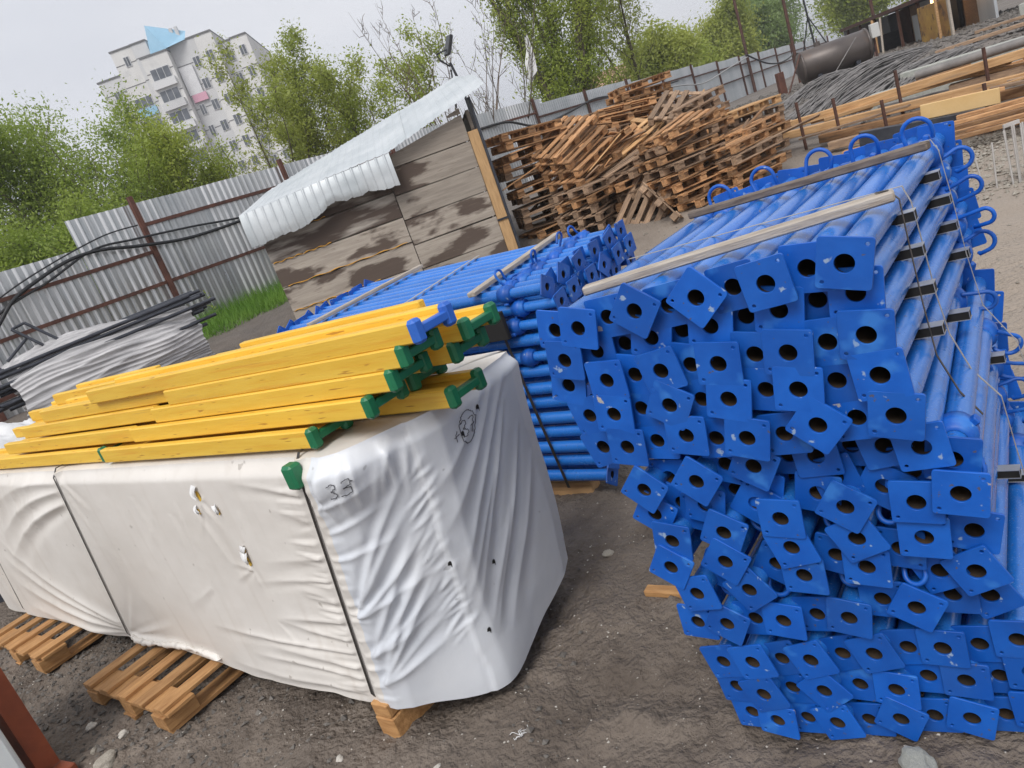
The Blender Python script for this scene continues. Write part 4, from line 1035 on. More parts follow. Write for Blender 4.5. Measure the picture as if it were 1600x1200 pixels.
# slack swags left of the middle strap
for z1, dz_, amp in ((0.90, -0.10, .010), (0.86, -0.22, .016), (0.80, -0.30, .018), (0.97, 0.0, .008)):
    fold(-1.76, z1 + 0.05, -2.75, z1 + dz_, amp, 0.030, 0.05, 0.5)
for z1, dz_, amp in ((0.14, 0.06, .012), (0.16, 0.20, .016), (0.18, 0.34, .018), (0.20, 0.46, .014)):
    fold(-1.76, z1, -2.9, z1 + dz_, amp, 0.028, -0.05, 0.5)
for k in range(5):
    fold(-2.1 - 0.2 * k, 0.98, -2.25 - 0.22 * k, 0.45 + cr.uniform(-.1, .2), 0.010, 0.030, cr.uniform(-.04, .04), 0.4)
# folds fanning right from the foot and head of the middle strap
for z1, u1, amp in ((0.13, -0.95, .009), (0.17, -1.1, .008), (0.27, -1.2, .007), (0.45, -1.45, .006)):
    fold(-1.73, 0.13, u1, z1, amp, 0.016, cr.uniform(-.02, .02), 0.4)
for z1, u1, amp in ((0.80, -1.50, .006), (0.68, -1.58, .006)):
    fold(-1.73, 0.97, u1, z1, amp, 0.014, 0, 0.5)
# shallow drag lines over the calm middle panel
for k in range(9):
    u = cr.uniform(-1.5, -0.3); z = cr.uniform(0.2, 0.9); fold(u, z, u + cr.uniform(-.25, .25), z - cr.uniform(0.1, 0.35), cr.uniform(0.0015, 0.004), cr.uniform(0.012, 0.03), cr.uniform(-.05, .05))
for u, z in ((-0.61, 0.86), (-0.44, 0.60)):
    for k in range(4): fold(u, z, u + cr.uniform(-.15, .12), z - cr.uniform(-.06, 0.16), 0.004, 0.010)
# near corner facet: fans rising right from the strap gathers
for (u0, z0) in ((0.05, 0.30), (0.06, 0.19), (0.04, 0.45)):
    for u1, z1 in ((0.33, z0 + 0.46), (0.34, z0 + 0.33), (0.35, z0 + 0.21), (0.36, z0 + 0.10)):
        fold(u0, z0, u1 + cr.uniform(-.03, .03), min(z1 + cr.uniform(-.03, .03), .93), cr.uniform(0.008, 0.014), cr.uniform(0.013, 0.020), cr.uniform(-.04, .04), 0.6)
for z0 in (0.66, 0.75, 0.84): fold(0.03, z0, 0.24, z0 + cr.uniform(-.10, .06), 0.007, 0.012)
# end facet: long diagonals hung from the rear shoulder
for u0, z0, u1, z1, amp in ((0.80, 0.97, 0.38, 0.44, .016), (0.78, 0.90, 0.40, 0.30, .014), (0.74, 0.99, 0.37, 0.62, .013), (0.82, 0.80, 0.44, 0.20, .012), (0.70, 1.0, 0.36, 0.76, .010), (0.84, 0.66, 0.50, 0.16, .008), (0.62, 0.70, 0.38, 0.36, .010), (0.66, 0.55, 0.42, 0.22, .009)):
    fold(u0, z0, u1, z1, amp, cr.uniform(0.016, 0.026), cr.uniform(-.05, .05), 0.8)
# ruffles along the overlapping seam
for k in range(22):
    z = 0.28 + 0.028 * k; u = 0.335 + 0.05 * (1 - z)
    fold(u - cr.uniform(.03, .09), z - cr.uniform(0.02, .06), u + cr.uniform(0.0, .05), z + cr.uniform(0, .03), cr.uniform(0.003, 0.007), cr.uniform(0.005, 0.009), 0, 1.0)
seamu = 0.335 + 0.05 * (1 - Hh) + 0.008 * fbm(Hh * 6, 0 * Hh, 2, 191)
disp += 0.010 * end * sstep(seamu - 0.004, seamu + 0.004, UR) * (1 - sstep(seamu + 0.02, seamu + 0.30, UR))
# swollen bunch of film under the beam ends at the near top corner
disp += 0.045 * np.exp(-((UR - 0.15) / 0.14) ** 2) * np.exp(-((Hh - 0.92) / 0.10) ** 2)
for k in range(9):
    u = 0.02 + 0.035 * k; fold(u, 0.80 + cr.uniform(-.03, .03), u + cr.uniform(-.04, .08), 0.985, cr.uniform(0.005, 0.011), cr.uniform(0.008, 0.013), cr.uniform(-.06, .06), 1.0)
# the hem hangs free and flares out
disp += 0.05 * sstep(0.35, 0.0, Hh) * end * np.exp(-((UR - 0.45) / 0.25) ** 2) + 0.010 * sstep(0.22, 0.08, Hh) * fbm(UU * 3, Hh, 2, 221)
# round the top edge inwards
disp -= 0.030 * sstep(0.94, 1.0, VV)
# straps bite in: the film lies flat right under them
for uc in (-0.015, -1.745, -3.05):
    k_ = np.exp(-((UR - uc) / 0.022) ** 4)
    disp = disp * (1 - k_) - 0.004 * k_
shear = 0.19 * (1 - Z0) - 0.19 * 0.5 + 0.06 * sstep(1.2, 3.0, E0) * (1 - Z0)
EE = E0 + nE[None, :] * disp + shear
WW = W0 + nW[None, :] * disp - 0.07 * sstep(0.35, 0.7, W0) * sstep(0.2, 1.0, VV)
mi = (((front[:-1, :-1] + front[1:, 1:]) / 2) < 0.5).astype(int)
def film_extra(nt, vec, col, b):
    L = nt.links.new
    tc = nt.nodes.new('ShaderNodeTexCoord')
    mp = nt.nodes.new('ShaderNodeMapping'); mp.inputs['Scale'].default_value = (9, 9, 0.7); L(tc.outputs['Object'], mp.inputs[0])
    n = nt.nodes.new('ShaderNodeTexNoise'); n.inputs['Scale'].default_value = 2.2; n.inputs['Detail'].default_value = 5; L(mp.outputs[0], n.inputs['Vector'])
    r = nt.nodes.new('ShaderNodeMapRange'); r.inputs[1].default_value = 0.54; r.inputs[2].default_value = 0.78; r.inputs[4].default_value = 0.20; L(n.outputs['Fac'], r.inputs[0])
    col = blend(nt, col, (0.40, 0.33, 0.26), r.outputs[0])
    n2 = nt.nodes.new('ShaderNodeTexNoise'); n2.inputs['Scale'].default_value = 26; n2.inputs['Detail'].default_value = 2; L(tc.outputs['Object'], n2.inputs['Vector'])
    r2 = nt.nodes.new('ShaderNodeMapRange'); r2.inputs[1].default_value = 0.71; r2.inputs[2].default_value = 0.76; r2.inputs[4].default_value = 0.5; L(n2.outputs['Fac'], r2.inputs[0])
    return blend(nt, col, (0.25, 0.22, 0.19), r2.outputs[0])
M['cover_front'] = mat('beige_cover_film', (0.64, 0.605, 0.56), (0.735, 0.705, 0.665), scale=1.5, detail=6, rough=0.46, rvar=0.08, bump=0.12, bscale=30, bdist=0.006, extra=film_extra)
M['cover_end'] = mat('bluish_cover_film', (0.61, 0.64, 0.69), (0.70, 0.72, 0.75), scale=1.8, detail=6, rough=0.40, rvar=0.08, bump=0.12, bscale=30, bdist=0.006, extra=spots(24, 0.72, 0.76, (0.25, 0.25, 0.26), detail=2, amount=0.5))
link('cover_skirt', grid_mesh('cover_skirt', EE, WW, Z0, [M['cover_front'], M['cover_end']], mi), None, pack)
# the top of the cover, drawn in from the rim
kk = np.linspace(0, 1, 14)[:, None]
ce, cw = 1.4, 0.37
rimE, rimW, rimZ = EE[-1][None, :], WW[-1][None, :], Z0[-1][None, :]
tgtE = np.clip(rimE, -0.2, 3.2) * 0.985 + 0.02; tgtW = 0.37 + 0 * rimW
TE = rimE * (1 - kk) + tgtE * kk; TW = rimW * (1 - kk) + tgtW * kk
TZ = rimZ + 0.006 * np.sin(np.clip(kk * 8, 0, 1) * math.pi / 2) + 0.006 * fbm(TE * 3, TW * 6, 3, 231) * np.clip(kk * 4, 0, 1)
link('cover_top', grid_mesh('cover_top', TE, TW, TZ, M['cover_front']), None, pack)
def near(ur, z):
    """surface point of the cover at perimeter position ur and height z, and its outward direction"""
    j = int(np.argmin(np.abs(us - U0 - ur))); i = int(np.argmin(np.abs(Z0[:, j] - z)))
    return Vector((EE[i, j], WW[i, j], Z0[i, j])), Vector((nE[j], nW[j], 0)), j, i
# straps round the pack
def pack_strap(label, uc, top_w=0.35):
    hi, n_, _, _ = near(uc, 0.975); lo, _, _, _ = near(uc, 0.14)
    pts = [lo + Vector((0.01, 0.03, -0.13)), lo + Vector((0.006, 0.012, -0.045))]
    for f in np.linspace(0, 1, 24):
        q = lo.lerp(hi, float(f)); j = int(np.argmin(np.abs(us - U0 - uc)))
        pts.append(q + n_ * 0.006)
    pts.append(hi + Vector((-0.002, 0.02, 0.034))); pts.append(pts[-1] + Vector((0, top_w, 0.0)))
    o = ribbon('strap', label, pts, (1, 0, 0.2), 0.0105, M['strap_dark']); o.matrix_world = frame(PO, PE, PW, UP); return o
pack_strap('black strap nearest the blue stack, round the white wrapped pack', -0.015)
pack_strap('black strap round the middle of the white wrapped pack', -1.745)
pack_strap('black strap round the far left end of the white wrapped pack', -3.05)
# green cap used as edge protector under the strap
p, n_, _, _ = near(-0.015, 0.965)
b = MB(); b.box(-0.022, 0.026, -0.03, 0.014, -0.045, 0.03)
tag(link('edge_protector', b.mesh('edge_protector', M['green'], 0.008), mw=frame(PO, PE, PW, UP) @ Matrix.Translation(p + n_ * 0.012)), 'small green plastic cap wedged under the strap at the pack corner', 'edge protector')
# tears in the film showing the yellow beams inside
for k, (ur, z, s_) in enumerate(((-0.61, 0.885, 0.85), (-0.635, 0.825, 0.5), (-0.52, 0.825, 0.55), (-0.445, 0.64, 0.8), (-0.44, 0.675, 0.5))):
    p, n_, j, i = near(ur, z)
    tg = Vector((-n_.y, n_.x, 0))
    b = MB(); vs = [p + n_ * 0.004 + tg * (a * 0.014 * s_) + Vector((0, 0, c * 0.02 * s_)) for a, c in ((-1, -1), (0.3, -1.5), (1, -0.3), (0.5, 0.9), (-0.7, 0.8))]
    b.add(vs, [(0, 1, 2, 3, 4)]); link('tear', b.mesh('tear', M['yellow']), None, pack)
    b = MB(); n = 5; vs = []
    for a in range(n):
        for c in range(4):
            u = a / (n - 1) - 0.5; v_ = c / 3
            vs.append(p + n_ * (0.004 + 0.013 * s_ * math.sin(v_ * 2.6) + 0.006 * math.sin(a * 2.1)) + tg * (u * 0.042 * s_ * (1 - 0.75 * v_) + 0.006 * math.sin(v_ * 3 + k)) + Vector((0, 0, 0.040 * s_ - 0.050 * s_ * v_ + 0.006 * math.sin(a * 2.7 + k))))
    b.add(vs, [(a * 4 + c, a * 4 + 4 + c, a * 4 + 5 + c, a * 4 + 1 + c) for a in range(n - 1) for c in range(3)], smooth=True); link('torn_flap', b.mesh('torn_flap', M['bag']), None, pack)
for k, (ur, z) in enumerate(((0.52, 0.42), (0.50, 0.88), (0.36, 0.52), (0.42, 0.24), (0.60, 0.92))):
    p, n_, j, i = near(ur, z); tg = Vector((-n_.y, n_.x, 0))
    b = MB(); b.add([p + n_ * 0.0035 + tg * (0.010 * math.cos(a) * (0.5 + 0.5 * math.cos(a * .5))) + Vector((0, 0, 0.012 * math.sin(a))) for a in np.linspace(0, 6.0, 8)], [tuple(range(8))]); link('puncture', b.mesh('puncture', M['black']), None, pack)
hp = [near(u, 0.14)[0] + near(u, 0.14)[1] * 0.004 + Vector((0, 0, 0.010 * math.sin(u * 9))) for u in np.linspace(-1.70, -0.95, 50)]
b = MB(); b.tube(hp, [0.006 + 0.009 * abs(math.sin(k * 0.16 + .4)) + 0.002 * math.sin(k * 2.2) for k in range(50)], 8); link('rolled_hem', b.mesh('rolled_hem', M['cover_front']), None, pack)
# handwriting on the end of the cover
def ink(name, strokes, ur0, z0, size, slant=0.0):
    b = MB()
    for st in strokes:
        pts = []
        fine = smooth_path([(x, y, 0) for x, y in st], 6)
        for q in fine:
            u = ur0 + (q.x + slant * q.y) * size; z = z0 + q.y * size
            j = int(np.argmin(np.abs(us - U0 - u)))
            zz = Z0[:, j]; i = min(max(int(np.searchsorted(zz, z)), 1), NZ - 1); f = (z - zz[i - 1]) / (zz[i] - zz[i - 1]); f = min(max(f, 0), 1)
            j2 = min(j + 1, len(us) - 1); g_ = (u + U0 - us[j]) / max(us[j2] - us[j], 1e-6)
            ee = (EE[i - 1, j] * (1 - f) + EE[i, j] * f); w_ = (WW[i - 1, j] * (1 - f) + WW[i, j] * f)
            pts.append(Vector((ee, w_, z)) + Vector((nE[j], nW[j], 0)) * 0.0035)
        b.tube(pts, 0.0011, 5)
    return link(name, b.mesh(name, M['ink']), None, pack)
three = [(0.0, 1.0), (0.28, 1.15), (0.5, 0.95), (0.36, 0.68), (0.15, 0.58), (0.42, 0.48), (0.52, 0.22), (0.28, 0.0), (0.0, 0.10)]
seven = [(0.85, 1.0), (1.35, 1.05), (1.15, 0.5), (1.05, -0.05)]
ink('handwritten_number', [three, [(x + 0.8, y + 0.05) for x, y in three]], 0.095, 0.875, 0.042, 0.1)
ink('handwritten_number', [three, seven, [(0.95, 0.5), (1.35, 0.55)], [(-0.95, 0.35), (-0.35, 0.45)], [(-0.62, 0.75), (-0.68, 0.0)], [(0.75 + 1.0 * math.cos(a), 0.5 + 1.15 * math.sin(a)) for a in np.linspace(0.3, 6.7, 18)]], 0.50, 0.868, 0.042, 0.1)
# beams inside, seen only through gaps: one dark core keeps light out
b = MB(); b.box(-0.06, 3.0, 0.09, 0.62, 0.13, 0.955); link('beam_core', b.mesh('beam_core', M['yellow']), None, pack)
# what the pack stands on
pallet('pallet with loose slats sticking out below the middle of the white pack', 'pallets under the wrapped pack', frame(P(1.33, 0.23, -0.012), PW, -PE, UP) @ Matrix.Diagonal((1, 1, 0.78, 1)), 'pallet_new', L=1.0, W=0.74, dw=0.072)
pallet('pallet partly hidden under the far left end of the white pack', 'pallets under the wrapped pack', frame(P(2.72, 0.27, -0.012), PW, -PE, UP) @ Matrix.Diagonal((1, 1, 0.78, 1)), 'pallet_new', L=1.0, W=0.80, dw=0.072)
b = MB(); b.box(-0.055, 0.030, -0.015, 0.70, -0.03, 0.058); b.box(-0.050, 0.026, -0.013, 0.70, 0.061, 0.112)
tag(link('timber_block', b.mesh('timber_block', M['pallet_new'], 0.004), mw=frame(PO, PE, PW, UP)), 'short timber block under the near corner of the white pack', 'block')

# ================================================================== YELLOW FORMWORK BEAMS
FH, FT_, BD = 0.0545, 0.030, 0.150
BM = {}
def beam(label, e0, e1, w, ztop, cap=None, capl=None, tilt=0.0, yaw=0.0):
    L = e1 - e0
    mw = frame(PO, PE, PW, UP) @ Matrix.Translation((e0, w, ztop - FH)) @ Matrix.Rotation(yaw, 4, 'Z') @ Matrix.Rotation(tilt, 4, 'Y')
    t = thing('timber_beam', label, 'beam', 'yellow formwork beams on the pack', mw=mw)
    k = round(L, 3)
    if k not in BM:
        b = MB(); b.box(0, L, -FT_ / 2, FT_ / 2, 0, FH); f = b.mesh('flange', M['yellow'], 0.004)
        b = MB(); b.box(0, L, FT_ / 2 + 0.001, BD - 1.5 * FT_ - 0.001, FH / 2 - 0.010, FH / 2 + 0.010); wb = b.mesh('web', M['yellow'])
        BM[k] = (f, wb)
    link('flange', BM[k][0], None, t, loc=(0, FT_ / 2, 0)); link('flange', BM[k][0], None, t, loc=(0, BD - FT_ / 2, 0)); link('web', BM[k][1], None, t, loc=(0, FT_ / 2, 0))
    for side, cc in ((0, cap), (1, capl)):
        if not cc: continue
        x0, x1 = (-0.010, 0.020) if side == 0 else (L - 0.020, L + 0.010)
        b = MB(); gq = 0.0035
        b.box(x0, x1, -gq, FT_ + gq, -gq, FH + gq); b.box(x0, x1, BD - FT_ - gq, BD + gq, -gq, FH + gq)
        me = b.mesh('end_cap', M[cc], 0.008)
        link('end_cap', me, None, t)
        b = MB(); b.box(x0 + 0.002, x1 - 0.002, FT_ - 0.004, BD - FT_ + 0.004, FH / 2 - 0.0115, FH / 2 + 0.0115); link('cap_web', b.mesh('cap_web', M[cc], 0.003), None, t)
    return t
Y = 'yellow timber beam with %s, '
beam(Y % 'a green end cap' + 'lowest of the front pile, resting on the cover edge', -0.215, 1.118, 0.035, 1.064, 'green')
beam(Y % 'a green end cap' + 'second from the bottom of the front pile', -0.450, 0.882, 0.070, 1.122, 'green')
beam(Y % 'a green end cap' + 'third from the bottom of the front pile', -0.550, 0.702, 0.092, 1.179, 'green')
beam(Y % 'a green end cap' + 'fourth from the bottom, just under the blue capped one', -0.610, 0.572, 0.100, 1.233, 'green')
beam(Y % 'a blue end cap' + 'topmost of the front pile', -0.675, 1.16, 0.108, 1.286, 'blue_plastic')
beam(Y % 'a green end cap' + 'lowest at the right, lying on the cover top', -0.575, 1.2, 0.240, 1.058, 'green')
beam(Y % 'a green end cap' + 'tucked behind the third front beam', -0.43, 1.3, 0.262, 1.113, 'green')
beam(Y % 'a green end cap' + 'second from the top of the rear pile', -0.595, 1.3, 0.290, 1.167, 'green')
beam(Y % 'a green end cap' + 'topmost of the rear pile by the blue props', -0.655, 1.25, 0.295, 1.221, 'green')
beam(Y % 'no cap in sight' + 'on the very top behind the blue capped one', -0.42, 0.52, 0.29, 1.276)
L_ = 'left hand yellow timber beam, '
beam(L_ + 'lowest of the left pile at the picture edge, green cap at its right', 1.16, 2.80, 0.052, 1.062, 'green')
beam(L_ + 'second from the bottom of the left pile', 0.90, 2.25, 0.088, 1.120)
beam(L_ + 'third from the bottom of the left pile', 0.72, 2.02, 0.114, 1.180)
beam(L_ + 'fourth from the bottom of the left pile', 0.59, 1.76, 0.130, 1.237)
beam(L_ + 'short visible end behind the third one of the left pile', 1.32, 2.46, 0.32, 1.198)
beam(L_ + 'rearmost, reaching furthest left on the fourth level', 1.28, 2.12, 0.34, 1.254)
beam(L_ + 'thin end behind the second one of the left pile', 1.33, 2.72, 0.295, 1.128)

# ================================================================== PALLET PILES in the middle of the yard
def pile(where, x, y, n, yaw, z0=None, matk=('pallet', 'pallet_grey'), jit=0.06, jyaw=0.12, tilt=0.0, tdir=0.0, pitch=0.109, drop=0.05):
    z = tz(x, y) - 0.02 if z0 is None else z0
    for k in range(n):
        yw = yaw + rnd.uniform(-jyaw, jyaw) * 1.6
        tl = tilt * (k / max(n - 1, 1)) + rnd.uniform(-0.085, 0.085)
        mw = Matrix.Translation((x + rnd.uniform(-jit, jit), y + rnd.uniform(-jit, jit), z)) @ Matrix.Rotation(tdir, 4, 'Z') @ Matrix.Rotation(tl, 4, 'Y') @ Matrix.Rotation(-tdir, 4, 'Z') @ Matrix.Rotation(yw, 4, 'Z')
        pos = 'lowest' if k == 0 else ('topmost' if k == n - 1 else ORD[k] + ' from the bottom')
        pallet('worn pallet, %s in the %s' % (pos, where), 'pallets piled in the yard', mw @ Matrix.Scale(0.75, 4), matk[rnd.randrange(len(matk))], drop=drop)
        z += pitch + abs(tl) * 0.12 + rnd.uniform(0, 0.008)
pile('pile right beside the shed post', 1.30, 10.45, 12, 0.25, jit=0.05)
pile('low grey pile by the shed foot', 1.78, 9.85, 5, 0.9, jit=0.07, jyaw=0.25, matk=('pallet_grey', 'pallet_grey', 'pallet'))
pile('leaning pile behind the sliding pallets', 2.15, 10.95, 9, -0.1, tilt=0.25, tdir=0.6, jit=0.08, jyaw=0.2)
pile('low pile in the middle gap', 2.45, 10.0, 6, 0.3, jit=0.08, jyaw=0.25, tilt=-0.15, tdir=0.2, matk=('pallet_grey', 'pallet'))
pile('middle pile behind the gap', 2.85, 11.3, 10, 0.2, jit=0.08, jyaw=0.2, tilt=0.12, tdir=1.2)
pile('tall rear pile against the fence', 3.62, 12.7, 12, 0.35, jit=0.08, jyaw=0.2, matk=('pallet_grey', 'pallet', 'pallet_grey'))
pile('second tall rear pile', 3.05, 12.9, 10, 0.1, jit=0.08, jyaw=0.2, matk=('pallet_grey', 'pallet', 'pallet_grey'))
pile('messy front pile nearest the blue props', 2.95, 9.5, 8, 0.55, jit=0.08, jyaw=0.2, tilt=0.12, tdir=2.2)
pile('slumped pile behind the messy front pile', 3.45, 10.5, 9, 0.35, jit=0.07, jyaw=0.16, tilt=-0.14, tdir=0.4)
pile('neat right hand pile with the fresh pallet', 4.60, 11.35, 5, 0.30, jit=0.04, jyaw=0.08)
pile('pile left of the neat right hand one', 3.95, 11.45, 7, 0.42, jit=0.06, jyaw=0.12)
pile('lower pile before the neat right hand one', 4.15, 10.35, 5, 0.5, jit=0.06, jyaw=0.12)
pile('lowest pile close behind the blue hooks', 3.65, 9.55, 5, 0.6, jit=0.06, jyaw=0.2)
x, y = 4.56, 11.30
pallet('fresh pale pallet crowning the right hand pile', 'pallets piled in the yard', Matrix.Translation((x, y, tz(x, y) + 0.565)) @ Matrix.Rotation(0.33, 4, 'Z') @ Matrix.Scale(0.78, 4), 'timber')
def lean(label, x, y, z, rx, ry, rz, matk='pallet', drop=0.15):
    pallet(label, 'pallets piled in the yard', Matrix.Translation((x, y, z)) @ Matrix.Rotation(rz, 4, 'Z') @ Matrix.Rotation(ry, 4, 'Y') @ Matrix.Rotation(rx, 4, 'X') @ Matrix.Scale(0.75, 4), matk, drop=drop)
lean('tilted pallet sliding off the shed side pile to the right', 1.72, 10.25, 1.55, 0.25, -0.38, 0.5, 'pallet')
lean('second tilted pallet under the sliding one by the shed side', 1.80, 10.18, 1.40, 0.2, -0.32, 0.62, 'pallet')
lean('third tilted pallet low on the shed side pile', 1.83, 10.12, 1.24, 0.15, -0.25, 0.7, 'pallet')
lean('fourth tilted pallet lowest on the shed side pile', 1.86, 10.05, 1.08, 0.12, -0.2, 0.6, 'pallet')
lean('pallet stood almost upright between the piles', 2.45, 10.3, 1.05, 1.05, -0.35, 0.25, 'pallet')
lean('pallet leaning steeply against the messy front pile', 2.45, 9.5, 0.55, 0.5, -0.75, 0.35, 'pallet_grey')
lean('pallet thrown askew on the messy front pile', 3.0, 9.5, 1.16, 0.12, -0.22, 0.45, 'pallet')
lean('broken pallet hanging over the slumped pile', 3.35, 10.4, 1.42, 0.35, -0.3, 0.9, 'pallet_grey')
lean('dark broken pallet propped at the foot of the front pile', 2.45, 9.2, 0.40, 1.0, 0.3, 1.2, 'pallet_grey')
lean('split pallet lying across the gap near the shed', 2.2, 10.45, 1.2, -0.2, -0.3, 0.15, 'pallet')
lean('bleached pallet tipped over the middle gap', 2.65, 10.55, 1.25, 0.3, -0.28, 0.4, 'timber')

hb = random.Random(19)
for k in range(15):
    x_ = 1.15 + 0.25 * k; y_ = 9.55 + 0.8 * hb.random() + 0.12 * (x_ - 1.2)
    b = MB(); b.box(-0.42, 0.42, -0.035, 0.035, 0, 0.016)
    mw = Matrix.Translation((x_, y_, tz(x_, y_) + hb.uniform(0.35, 1.0))) @ Matrix.Rotation(hb.uniform(-.7, 1.0), 4, 'Z') @ Matrix.Rotation(hb.uniform(-.8, .3), 4, 'Y') @ Matrix.Rotation(hb.uniform(-.5, .5), 4, 'X')
    tag(link('broken_board', b.mesh('broken_board', M[('pallet', 'timber', 'pallet_grey')[k % 3]], 0.002), mw=mw), 'broken board stuck in the pallet heap, %s from the left' % ORD[k], 'board', 'broken boards in the pallet heap')
# ================================================================== TIMBER AND STEEL STORED ON THE RIGHT
TD = Vector((0.74, -0.67, 0)).normalized(); TN = Vector((0.67, 0.74, 0)).normalized()
def plankobj(name, label, p, l, w, h, m, cat='timber', dz=0.0, yaw=0.0, back=0.0, group='timbers stored on the right'):
    x = (Matrix.Rotation(yaw, 3, 'Z') @ TD + UP * dz).normalized(); y = UP.cross(x).normalized(); z = x.cross(y)
    b = MB(); b.box(-back, l, 0, w, -h, 0)
    return tag(link(name, b.mesh(name, M[m], min(0.006, h * 0.12)), mw=frame(p, x, y, z)), label, cat, group)
plankobj('timber_beam', 'long bright orange timber beam lying highest in the right hand store', (4.92, 11.17, 0.75), 5.2, 0.11, 0.105, 'timber')
plankobj('timber_beam', 'brown timber beam just below the bright orange one', (4.74, 10.66, 0.66), 3.6, 0.12, 0.10, 'timber', dz=-0.05)
plankobj('timber_beam', 'pale timber plank slanting between the two long beams', (5.35, 10.6, 0.66), 2.2, 0.12, 0.05, 'timber', yaw=0.12)
plankobj('timber_beam', 'wide split timber in front of the brown beam', (5.05, 10.25, 0.50), 2.6, 0.14, 0.11, 'pallet', dz=-0.05)
plankobj('timber_beam', 'short dark stained timber by the neat pallet pile', (4.9, 9.75, 0.42), 1.3, 0.14, 0.10, 'pallet_grey', dz=-0.03)
plankobj('timber_beam', 'reddish timber lying lowest behind the prop hooks', (4.85, 9.35, 0.30), 2.0, 0.16, 0.09, 'pallet', dz=-0.03)
plankobj('formwork_panel', 'buff formwork panel standing on edge among the timbers', (5.55, 8.75, 0.58), 0.78, 0.03, 0.17, 'panel_buff', dz=-0.07, cat='panel')
plankobj('steel_beam', 'long black steel beam along the front of the timber store', (5.0, 9.15, 0.48), 3.6, 0.12, 0.17, 'dark_steel', dz=-0.10, cat='steel beam')
plankobj('concrete_beam', 'grey concrete beam behind the grey pipe', (6.6, 11.6, 0.66), 4.2, 0.25, 0.22, 'stone_grey', dz=-0.02, cat='concrete beam')
plankobj('concrete_beam', 'second grey concrete beam furthest back in the store', (8.0, 13.0, 0.72), 4.5, 0.3, 0.22, 'stone_grey', dz=-0.02, cat='concrete beam')
plankobj('timber_beam', 'grey weathered timber beside the grey pipe', (6.6, 9.75, 0.58), 3.0, 0.2, 0.16, 'pallet_grey', dz=-0.03)
plankobj('timber_beam', 'pinkish plank on top of the grey weathered timber', (6.25, 10.0, 0.72), 2.8, 0.14, 0.05, 'timber', dz=-0.02)
TIM = [('pale', 'timber'), ('brown', 'pallet'), ('grey', 'pallet_grey')]
tr_ = random.Random(5)
for k in range(16):
    a_, o_ = tr_.uniform(-0.3, 2.4), tr_.uniform(0, 1.7)
    q = Vector((4.75, 9.85, 0)) + TD * a_ + TN * o_
    cl, mk = TIM[k % 3]
    plankobj('loose_board', '%s loose board tossed on the timber store, %s from its front' % (cl, ORD[k]), (q.x, q.y, 0.46 + 0.13 * o_ + tr_.uniform(0, 0.10) - 0.03 * a_), tr_.uniform(0.5, 1.5), tr_.uniform(0.06, 0.12), tr_.uniform(0.02, 0.045), mk, cat='board', dz=tr_.uniform(-.10, .06), yaw=tr_.uniform(-.22, .22), group='loose boards on the timber store')
for k in range(14):
    a_, o_ = tr_.uniform(0.2, 3.2), tr_.uniform(1.9, 4.2); q = Vector((4.75, 9.85, 0)) + TD * a_ + TN * o_
    plankobj('dark_bar', 'dark steel bar strewn behind the timber store, %s from its front' % ORD[k], (q.x, q.y, tz(q.x, q.y) + tr_.uniform(0.06, 0.22)), tr_.uniform(0.8, 2.2), 0.05, 0.05, ('dark_steel', 'rebar', 'pallet_grey')[k % 3], cat='bar', dz=tr_.uniform(-.05, .05), yaw=tr_.uniform(-.3, .3), group='dark bars behind the timber store')
for k in range(5):
    plankobj('scaffold_plank', 'thin reddish plank, %s from the front of the low right edge bundle' % ORD[k], (5.25 + 0.10 * k, 7.95 + 0.09 * k, 0.24 + 0.035 * k), 2.4, 0.07, 0.045, 'pallet', cat='plank', group='thin planks at the right edge')
b = MB(); b.tube([(0, 0, 0), tuple(TD * 3.2)], 0.058, 16, caps=False); b.tube([tuple(TD * 3.2), (0, 0, 0)], 0.052, 16, mi=1, caps=False)
tag(link('steel_pipe', b.mesh('steel_pipe', [M['rebar'], M['black']]), loc=(6.55, 10.3, 0.80)), 'grey steel pipe lying on the timbers', 'pipe')
for k, (x, y, h) in enumerate(((4.95, 10.45, 0.86), (5.3, 10.15, 0.80), (5.95, 9.75, 1.0), (6.8, 9.3, 1.0), (5.5, 9.4, 0.70), (6.05, 8.35, 0.70))):
    b = MB(); b.box(-0.016, 0.016, -0.014, 0.014, 0, h * 0.8)
    tag(link('stake', b.mesh('stake', M['fence_post']), loc=(x, y, tz(x, y) - 0.05)), 'dark steel stake holding the timber pile, %s from the left' % ORD[[0, 1, 4, 5, 2, 3][k]], 'stake', 'stakes of the timber store')
# thin steel pins standing in the gravel
for k, (u, w, hh, tl) in enumerate(((0.0, 0, .42, -.12), (0.11, 0.03, .40, .04), (0.20, -0.02, .48, -.03), (0.225, 0.02, .49, -.02), (0.26, 0.0, .50, 0.0), (0.285, 0.03, .50, .02), (0.305, -0.01, .50, .03), (0.33, 0.02, .50, .05), (0.35, 0.0, .49, .06), (0.45, 0.04, .5, .0))):
    x, y = 4.32 + u * 0.86, 6.15 - u * 0.45 + w
    b = MB(); b.tube([(0, 0, 0), (tl * hh, 0, hh)], 0.0075, 6)
    tag(link('steel_pin', b.mesh('steel_pin', M['pin']), loc=(x, y, tz(x, y) - 0.03)), 'thin pale steel pin stuck upright in the gravel, %s from the left' % ORD[k], 'pin', 'steel pins in the gravel')
b = MB(); b.box(4.32 + 0.2 * .86, 4.32 + 0.36 * .86, 6.05, 6.065, 0.47, 0.50)
tag(link('pin_bridge', b.mesh('pin_bridge', M['pin'])), 'flat pale bar across the tops of the steel pins', 'bar')

